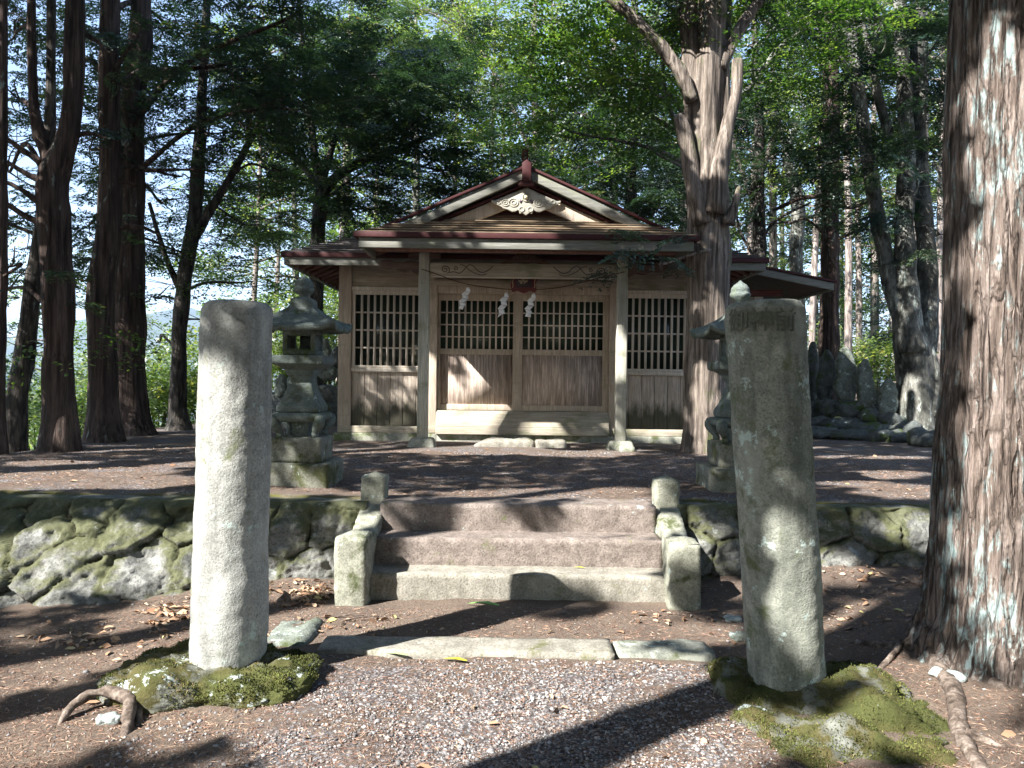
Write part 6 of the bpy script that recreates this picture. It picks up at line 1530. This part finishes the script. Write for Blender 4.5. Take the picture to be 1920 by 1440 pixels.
# dead leaves
xs, ys = [], []
for px, py, rx, ry, m_ in [(330, 1150, 70, 22, 110), (590, 1110, 80, 18, 150), (150, 1190, 150, 20, 50), (900, 1120, 300, 12, 60), (1620, 1110, 130, 20, 60), (700, 1170, 150, 20, 30), (1560, 1170, 120, 25, 40), (300, 1240, 200, 60, 30), (1250, 1150, 60, 15, 20)]:
    W = surf(px + rs.normal(0, .55, m_) * rx, py + rs.normal(0, .55, m_) * ry, ('z', .03)); xs.append(W[:, 0]); ys.append(W[:, 1])
m_ = 170; yy = rs.uniform(2.6, 11, m_); xs.append(rs.uniform(-1, 1, m_) * yy * .7); ys.append(yy)
x, y = np.concatenate(xs), np.concatenate(ys); k = ~blocked(x, y); x, y = x[k], y[k]
lf = np.array([(-.5, 0, 0), (-.25, -.22, .08), (.15, -.25, .12), (.5, 0, .02), (.2, .24, .14), (-.2, .22, .05)]); lf2 = lf * np.array([1, .7, 2.2])
tag(obj('fallen_leaves', scatter_mesh('fallen_leaves', [lf, lf2], np.array([(0, 1, 2, 3, 4, 5)]), on_ground(x, y, .008), rs.uniform(.03, .075, len(x))[:, None], 3, M['deadleaf'], .5)), 'dry curled fallen leaves', kind='stuff')
for i, (px, py, zz, c_, lab) in enumerate([(852, 1241, .01, (.45, .42, .04), 'yellow green fallen leaf just below the pale path slab'), (905, 1137, .03, (.20, .42, .10), 'green strap like leaf at the foot of the lowest step'), (1085, 1065, .2, (.5, .48, .06), 'small yellow leaf on the lowest step tread'), (740, 1228, .02, (.25, .30, .16), 'dull green leaf in the shadow by the path slab')]):
    c = gnd(px, py, zz); c[2] = zz if zz > .1 else float(terrain(c[0], c[1])) + .012; L = (.075, .12, .045, .08)[i]
    V = [(c[0] + a * L, c[1] + b * L * .8, c[2] + e * L) for a, b, e in ((-.9, .5, .0), (-.4, -.05, .15), (.1, -.3, .22), (.9, -.35, .1), (.95, -.2, .12), (.3, .1, .25), (-.3, .3, .16))]
    o = MB().add(V, [(0, 1, 2, 3, 4, 5, 6)]).build('fallen_leaf', m_plain('leaf_colour', c_, .6, .3, .3, 60), None, loc=c); tag(o, lab, 'leaf')

def ground_stone(px, py, sx, sy, sz, seed, mat, label, z=0.0, rot=0, group=None, cat='stone', tilt=(0, 0), power=2.8, amp=.22, up=.25):
    c = gnd(px, py, z); c[2] = float(terrain(c[0], c[1])) + sz * up
    return tag(rock(c, (sx, sy, sz), seed, amp=amp, n=12, mat=mat, name='ground_stone', rot=rot, power=power, loc=c, tilt=tilt), label, cat, group)
ground_stone(205, 1360, .11, .07, .05, 11, M['pale_rock'], 'small pale angular stone under the arched root')
ground_stone(1776, 1297, .17, .075, .05, 12, M['pale_rock'], 'white slab stone lying beside the exposed root at right', rot=-1.0)
ground_stone(1375, 1163, .12, .10, .04, 13, M['pale_rock'], 'flat pale stone left of the leaning pillar, upper one')
ground_stone(1392, 1196, .16, .10, .05, 14, M['monument'], 'flat grey stone left of the leaning pillar, lower one')
ground_stone(1250, 1212, .09, .06, .03, 15, M['pale_rock'], 'small flat stone by the short mossy slab')
ground_stone(1410, 1340, .12, .07, .035, 16, M['pale_rock'], 'white lichen crusted stone in front of the leaning pillar')
ground_stone(965, 1236, .035, .03, .03, 17, M['monument'], 'tiny pointed stone in front of the pale path slab')
ground_stone(1765, 835, .9, .8, .34, 18, M['dark_rock'], 'rounded mossy boulder at the foot of the many stemmed tree', z=.6)
ground_stone(650, 1003, .05, .05, .04, 19, M['pale_rock'], 'little stone caught behind the left newel', z=.4)
# arched root at the lower left and a small stump
W = [gnd(105, 1370), gnd(135, 1345) + (0, 0, .05), gnd(175, 1335) + (0, 0, .085), gnd(222, 1333) + (0, 0, .085), gnd(243, 1345) + (0, 0, .06), gnd(232, 1388) - (0, 0, .01)]
Sp = smooth_path(W, 9); rt = empty('exposed_root', W[0], 'arched grey exposed root left of the mossy pillar rock', 'root')
MB().tube(Sp, np.interp(np.linspace(0, 1, len(Sp)), [0, .3, .6, .8, 1], [.012, .020, .026, .030, .022]), 14, wob=.3, seed=3, bark=.004, bf=(25, 25, 25)).build('root', M['root'], rt, True)
MB().tube(smooth_path([gnd(222, 1333) + (0, 0, .08), gnd(255, 1340) + (0, 0, .05), gnd(262, 1362) - (0, 0, .0)], 6), np.linspace(.024, .012, 13), 10, wob=.3, seed=5).build('root', M['root'], rt, True)
c = gnd(533, 1138); c[2] = float(terrain(c[0], c[1])); rs2 = np.random.RandomState(3); stp = empty('tree_stump', c, 'small jagged dead stump between the sunlit pillar and the left newel', 'stump')
mb = MB().tube([c - (0, 0, .02), c + (0, 0, .03), c + (.005, 0, .07), c + (.0, 0, .10)], [.07, .045, .03, .006], 12, wob=.5, seed=2, bark=.012, bf=(30, 30, 10)); mb.build('stump_wood', M['root'], stp, True)
for i, (px, py, dx, dy, L) in enumerate([(530, 915 + 360, .25, .1, .3), (620, 1165, .2, .05, .25), (180, 1275, .1, .03, .12), (370, 1180, .2, .08, .2), (1340, 1310, .06, .12, .14), (1300, 1140, .15, .02, .15), (640, 1172, .22, .09, .2)]):
    c = gnd(px, py); c[2] = float(terrain(c[0], c[1])) + .008
    if blocked(c[0], c[1]): continue
    P = smooth_path([c, c + np.array([dx * .5, dy * .5, .012]), c + np.array([dx, dy, .004])], 4)
    tag(MB().tube(P, np.linspace(.006, .003, len(P)), 6, wob=.3, seed=i).build('fallen_twig', M['root'], None, True, loc=c), 'thin fallen twig on the ground ' + ['in front of the mossy pillar rock', 'in front of the left newel', 'left of the arched root', 'behind the sunlit pillar', 'left of the leaning pillar foot', 'right of the right newel', 'just above the path slab at left'][i], 'twig', 'fallen twigs')

# ================================================================== stones behind
def tablet(px, py0, py1, wpx, Y, seed, mat, label, th=.22, lean=0.0, group='standing stone tablets', name='stone_tablet', rot=0):
    c0 = at(px, py0, Y); c1 = at(px, py1, Y); H = c1[2] - c0[2]; c = (c0 + c1) / 2; c[0] += 0
    o = rock(c, (wpx * Y / FPX, th, H * 1.04), seed, amp=.14, n=16, power=2.7, mat=mat, name=name, tilt=(0, lean), rot=rot, freq=1.1, loc=(c[0], c[1], c0[2]))
    v = np.empty(len(o.data.vertices) * 3, np.float32); o.data.vertices.foreach_get('co', v); v = v.reshape(-1, 3); t_ = np.clip(v[:, 2] / H, 0, 1)
    k = 1 - .42 * t_ ** 3; v[:, 0] *= k; o.data.vertices.foreach_set('co', v.ravel()); o.data.update()
    return tag(o, label, 'stone tablet', group)
tablet(1523, 752, 644, 21, 15.2, 31, M['dark_rock'], 'narrow dark upright tablet, leftmost in the row behind the leaning pillar')
tablet(1548, 752, 658, 34, 14.6, 32, M['dark_rock'], 'dark tablet in front of the cedar trunk', lean=.04)
tablet(1585, 752, 652, 42, 14.2, 33, M['monument'], 'tallest pale tablet with sunlight on its top', lean=-.03)
tablet(1624, 776, 677, 38, 13.9, 34, M['monument'], 'grey tablet leaning left, second from the right', lean=-.16)
tablet(1664, 782, 709, 34, 13.6, 35, M['monument'], 'shortest rounded tablet at the right end', lean=.02)
pf = empty('stone_platform', at(1590, 800, 14.2), 'low dark rubble platform under the row of stone tablets', 'platform', 'rubble platforms')
for i, (px, py, sx, sz, Y) in enumerate([(1525, 772, .50, .42, 14.9), (1552, 768, .45, .40, 14.5), (1590, 772, .6, .44, 14.2), (1630, 785, .5, .38, 13.9), (1665, 792, .55, .34, 13.7), (1520, 795, .7, .3, 14.3), (1575, 800, .8, .3, 13.9), (1630, 806, .8, .26, 13.6), (1688, 803, .5, .24, 13.5),
        (1535, 812, .7, .2, 13.4), (1590, 816, .75, .2, 13.2), (1640, 820, .5, .26, 13.0), (1675, 821, .5, .22, 12.9), (1712, 826, .6, .22, 12.8), (1745, 830, .5, .2, 12.9)]):
    c = at(px, py, Y); rock(c, (sx, .7, sz), 40 + i, amp=.22, n=9, mat=M['dark_rock'], name='platform_stone', parent=pf, power=3.2)
# left group between lantern and shrine
pf2 = empty('stone_platform', at(580, 800, 15.5), 'stepped dark stone platform behind the left stone lantern', 'platform', 'rubble platforms')
for i, (px, py, w_, h_, Y) in enumerate([(570, 800, 1.7, .28, 15.0), (590, 770, 1.6, .3, 15.5), (600, 738, 1.3, .3, 16.0), (525, 750, .5, .28, 15.8), (505, 780, .9, .3, 15.4)]):
    c = at(px, py, Y); slab(c[0] - w_ / 2, c[0] + w_ / 2, Y - .25, Y + .35, c[2] - h_ / 2 - .1, c[2] + h_ / 2, 60 + i, M['dark_rock'], 'platform_stone', pf2, rnd=.05, amp=.03, step=.08)
tablet(611, 705, 636, 22, 15.9, 71, M['monument'], 'pale upright stone rising behind the left lantern light chamber', group='stones behind the left lantern', name='standing_stone')
tablet(527, 745, 702, 26, 15.6, 72, M['monument'], 'rounded stone just right of the sunlit pillar behind the lantern', group='stones behind the left lantern', name='standing_stone')
tablet(547, 740, 695, 14, 15.3, 75, M['monument'], 'small stone partly hidden behind the left lantern shaft', group='stones behind the left lantern', name='standing_stone')
tablet(613, 712, 682, 40, 15.4, 73, M['monument'], 'wide sloping stone beside the left lantern shaft', lean=.5, group='stones behind the left lantern', name='standing_stone')
tablet(630, 690, 650, 22, 15.8, 74, M['dark_rock'], 'dark rounded stone against the shrine left corner', group='stones behind the left lantern', name='standing_stone')

# ================================================================== air
HZ = MB().box(-3200, 3200, -320, 3600, -60, 330)
hz = HZ.build('haze', None, None); hz['kind'] = 'stuff'; hz['label'] = 'faint blue summer haze over the valley'
t = bpy.data.materials.new('haze'); t.use_nodes = True; hz.data.materials.append(t)
nt = t.node_tree; nt.nodes.remove(nt.nodes['Principled BSDF']); pv = nt.nodes.new('ShaderNodeVolumePrincipled')
pv.inputs['Color'].default_value = (.62, .76, 1.0, 1); pv.inputs['Density'].default_value = .0003; pv.inputs['Anisotropy'].default_value = .2
nt.links.new(pv.outputs[0], nt.nodes['Material Output'].inputs['Volume'])

# ================================================================== moss pile on the two pillar rocks
t = NT('moss_pile'); v_ = t.attr('v')
M['mosspile'] = t.done(t.ramp(v_, [(0, (.03, .036, .012)), (.6, (.085, .095, .028)), (.9, (.16, .17, .05)), (1, (.20, .15, .08))]), .95, None, .1)
for k_, o in enumerate([q for q in bpy.data.objects if q.name.startswith('mossy_rock')]):
    me = o.data; n_ = len(me.polygons); c_ = np.empty(n_ * 3, np.float32); me.polygons.foreach_get('center', c_); c_ = c_.reshape(-1, 3); nn = np.empty(n_ * 3, np.float32); me.polygons.foreach_get('normal', nn); nn = nn.reshape(-1, 3)
    W_ = c_ + wloc(o); rs = np.random.RandomState(k_)
    ok = (nn[:, 2] > .05) & (W_[:, 2] > .0) & (fbm(W_ * 6 + 3, 61, 4) > -.12)
    idx = rs.choice(np.nonzero(ok)[0], 15000); B = W_[idx] + rs.normal(0, .006, (len(idx), 3)) * (1, 1, .2)
    D = nn[idx] * .6 + np.array([0, 0, .5]) + rs.normal(0, .55, B.shape); D /= np.linalg.norm(D, axis=1)[:, None]
    Sd = np.cross(D, rs.normal(0, 1, B.shape)); Sd /= np.linalg.norm(Sd, axis=1)[:, None]
    L = rs.uniform(.006, .014, len(B)); Q = leafq(B - D * .002, D, Sd, L, L * .45)
    vv_ = np.clip(.5 + .45 * fbm(B * 9, 71, 3) + rs.normal(0, .15, len(B)), 0, 1)
    mo = obj('moss', quads_mesh('moss', Q, M['mosspile'], {'v': ('FACE', vv_)}), o); mo['kind'] = 'stuff'
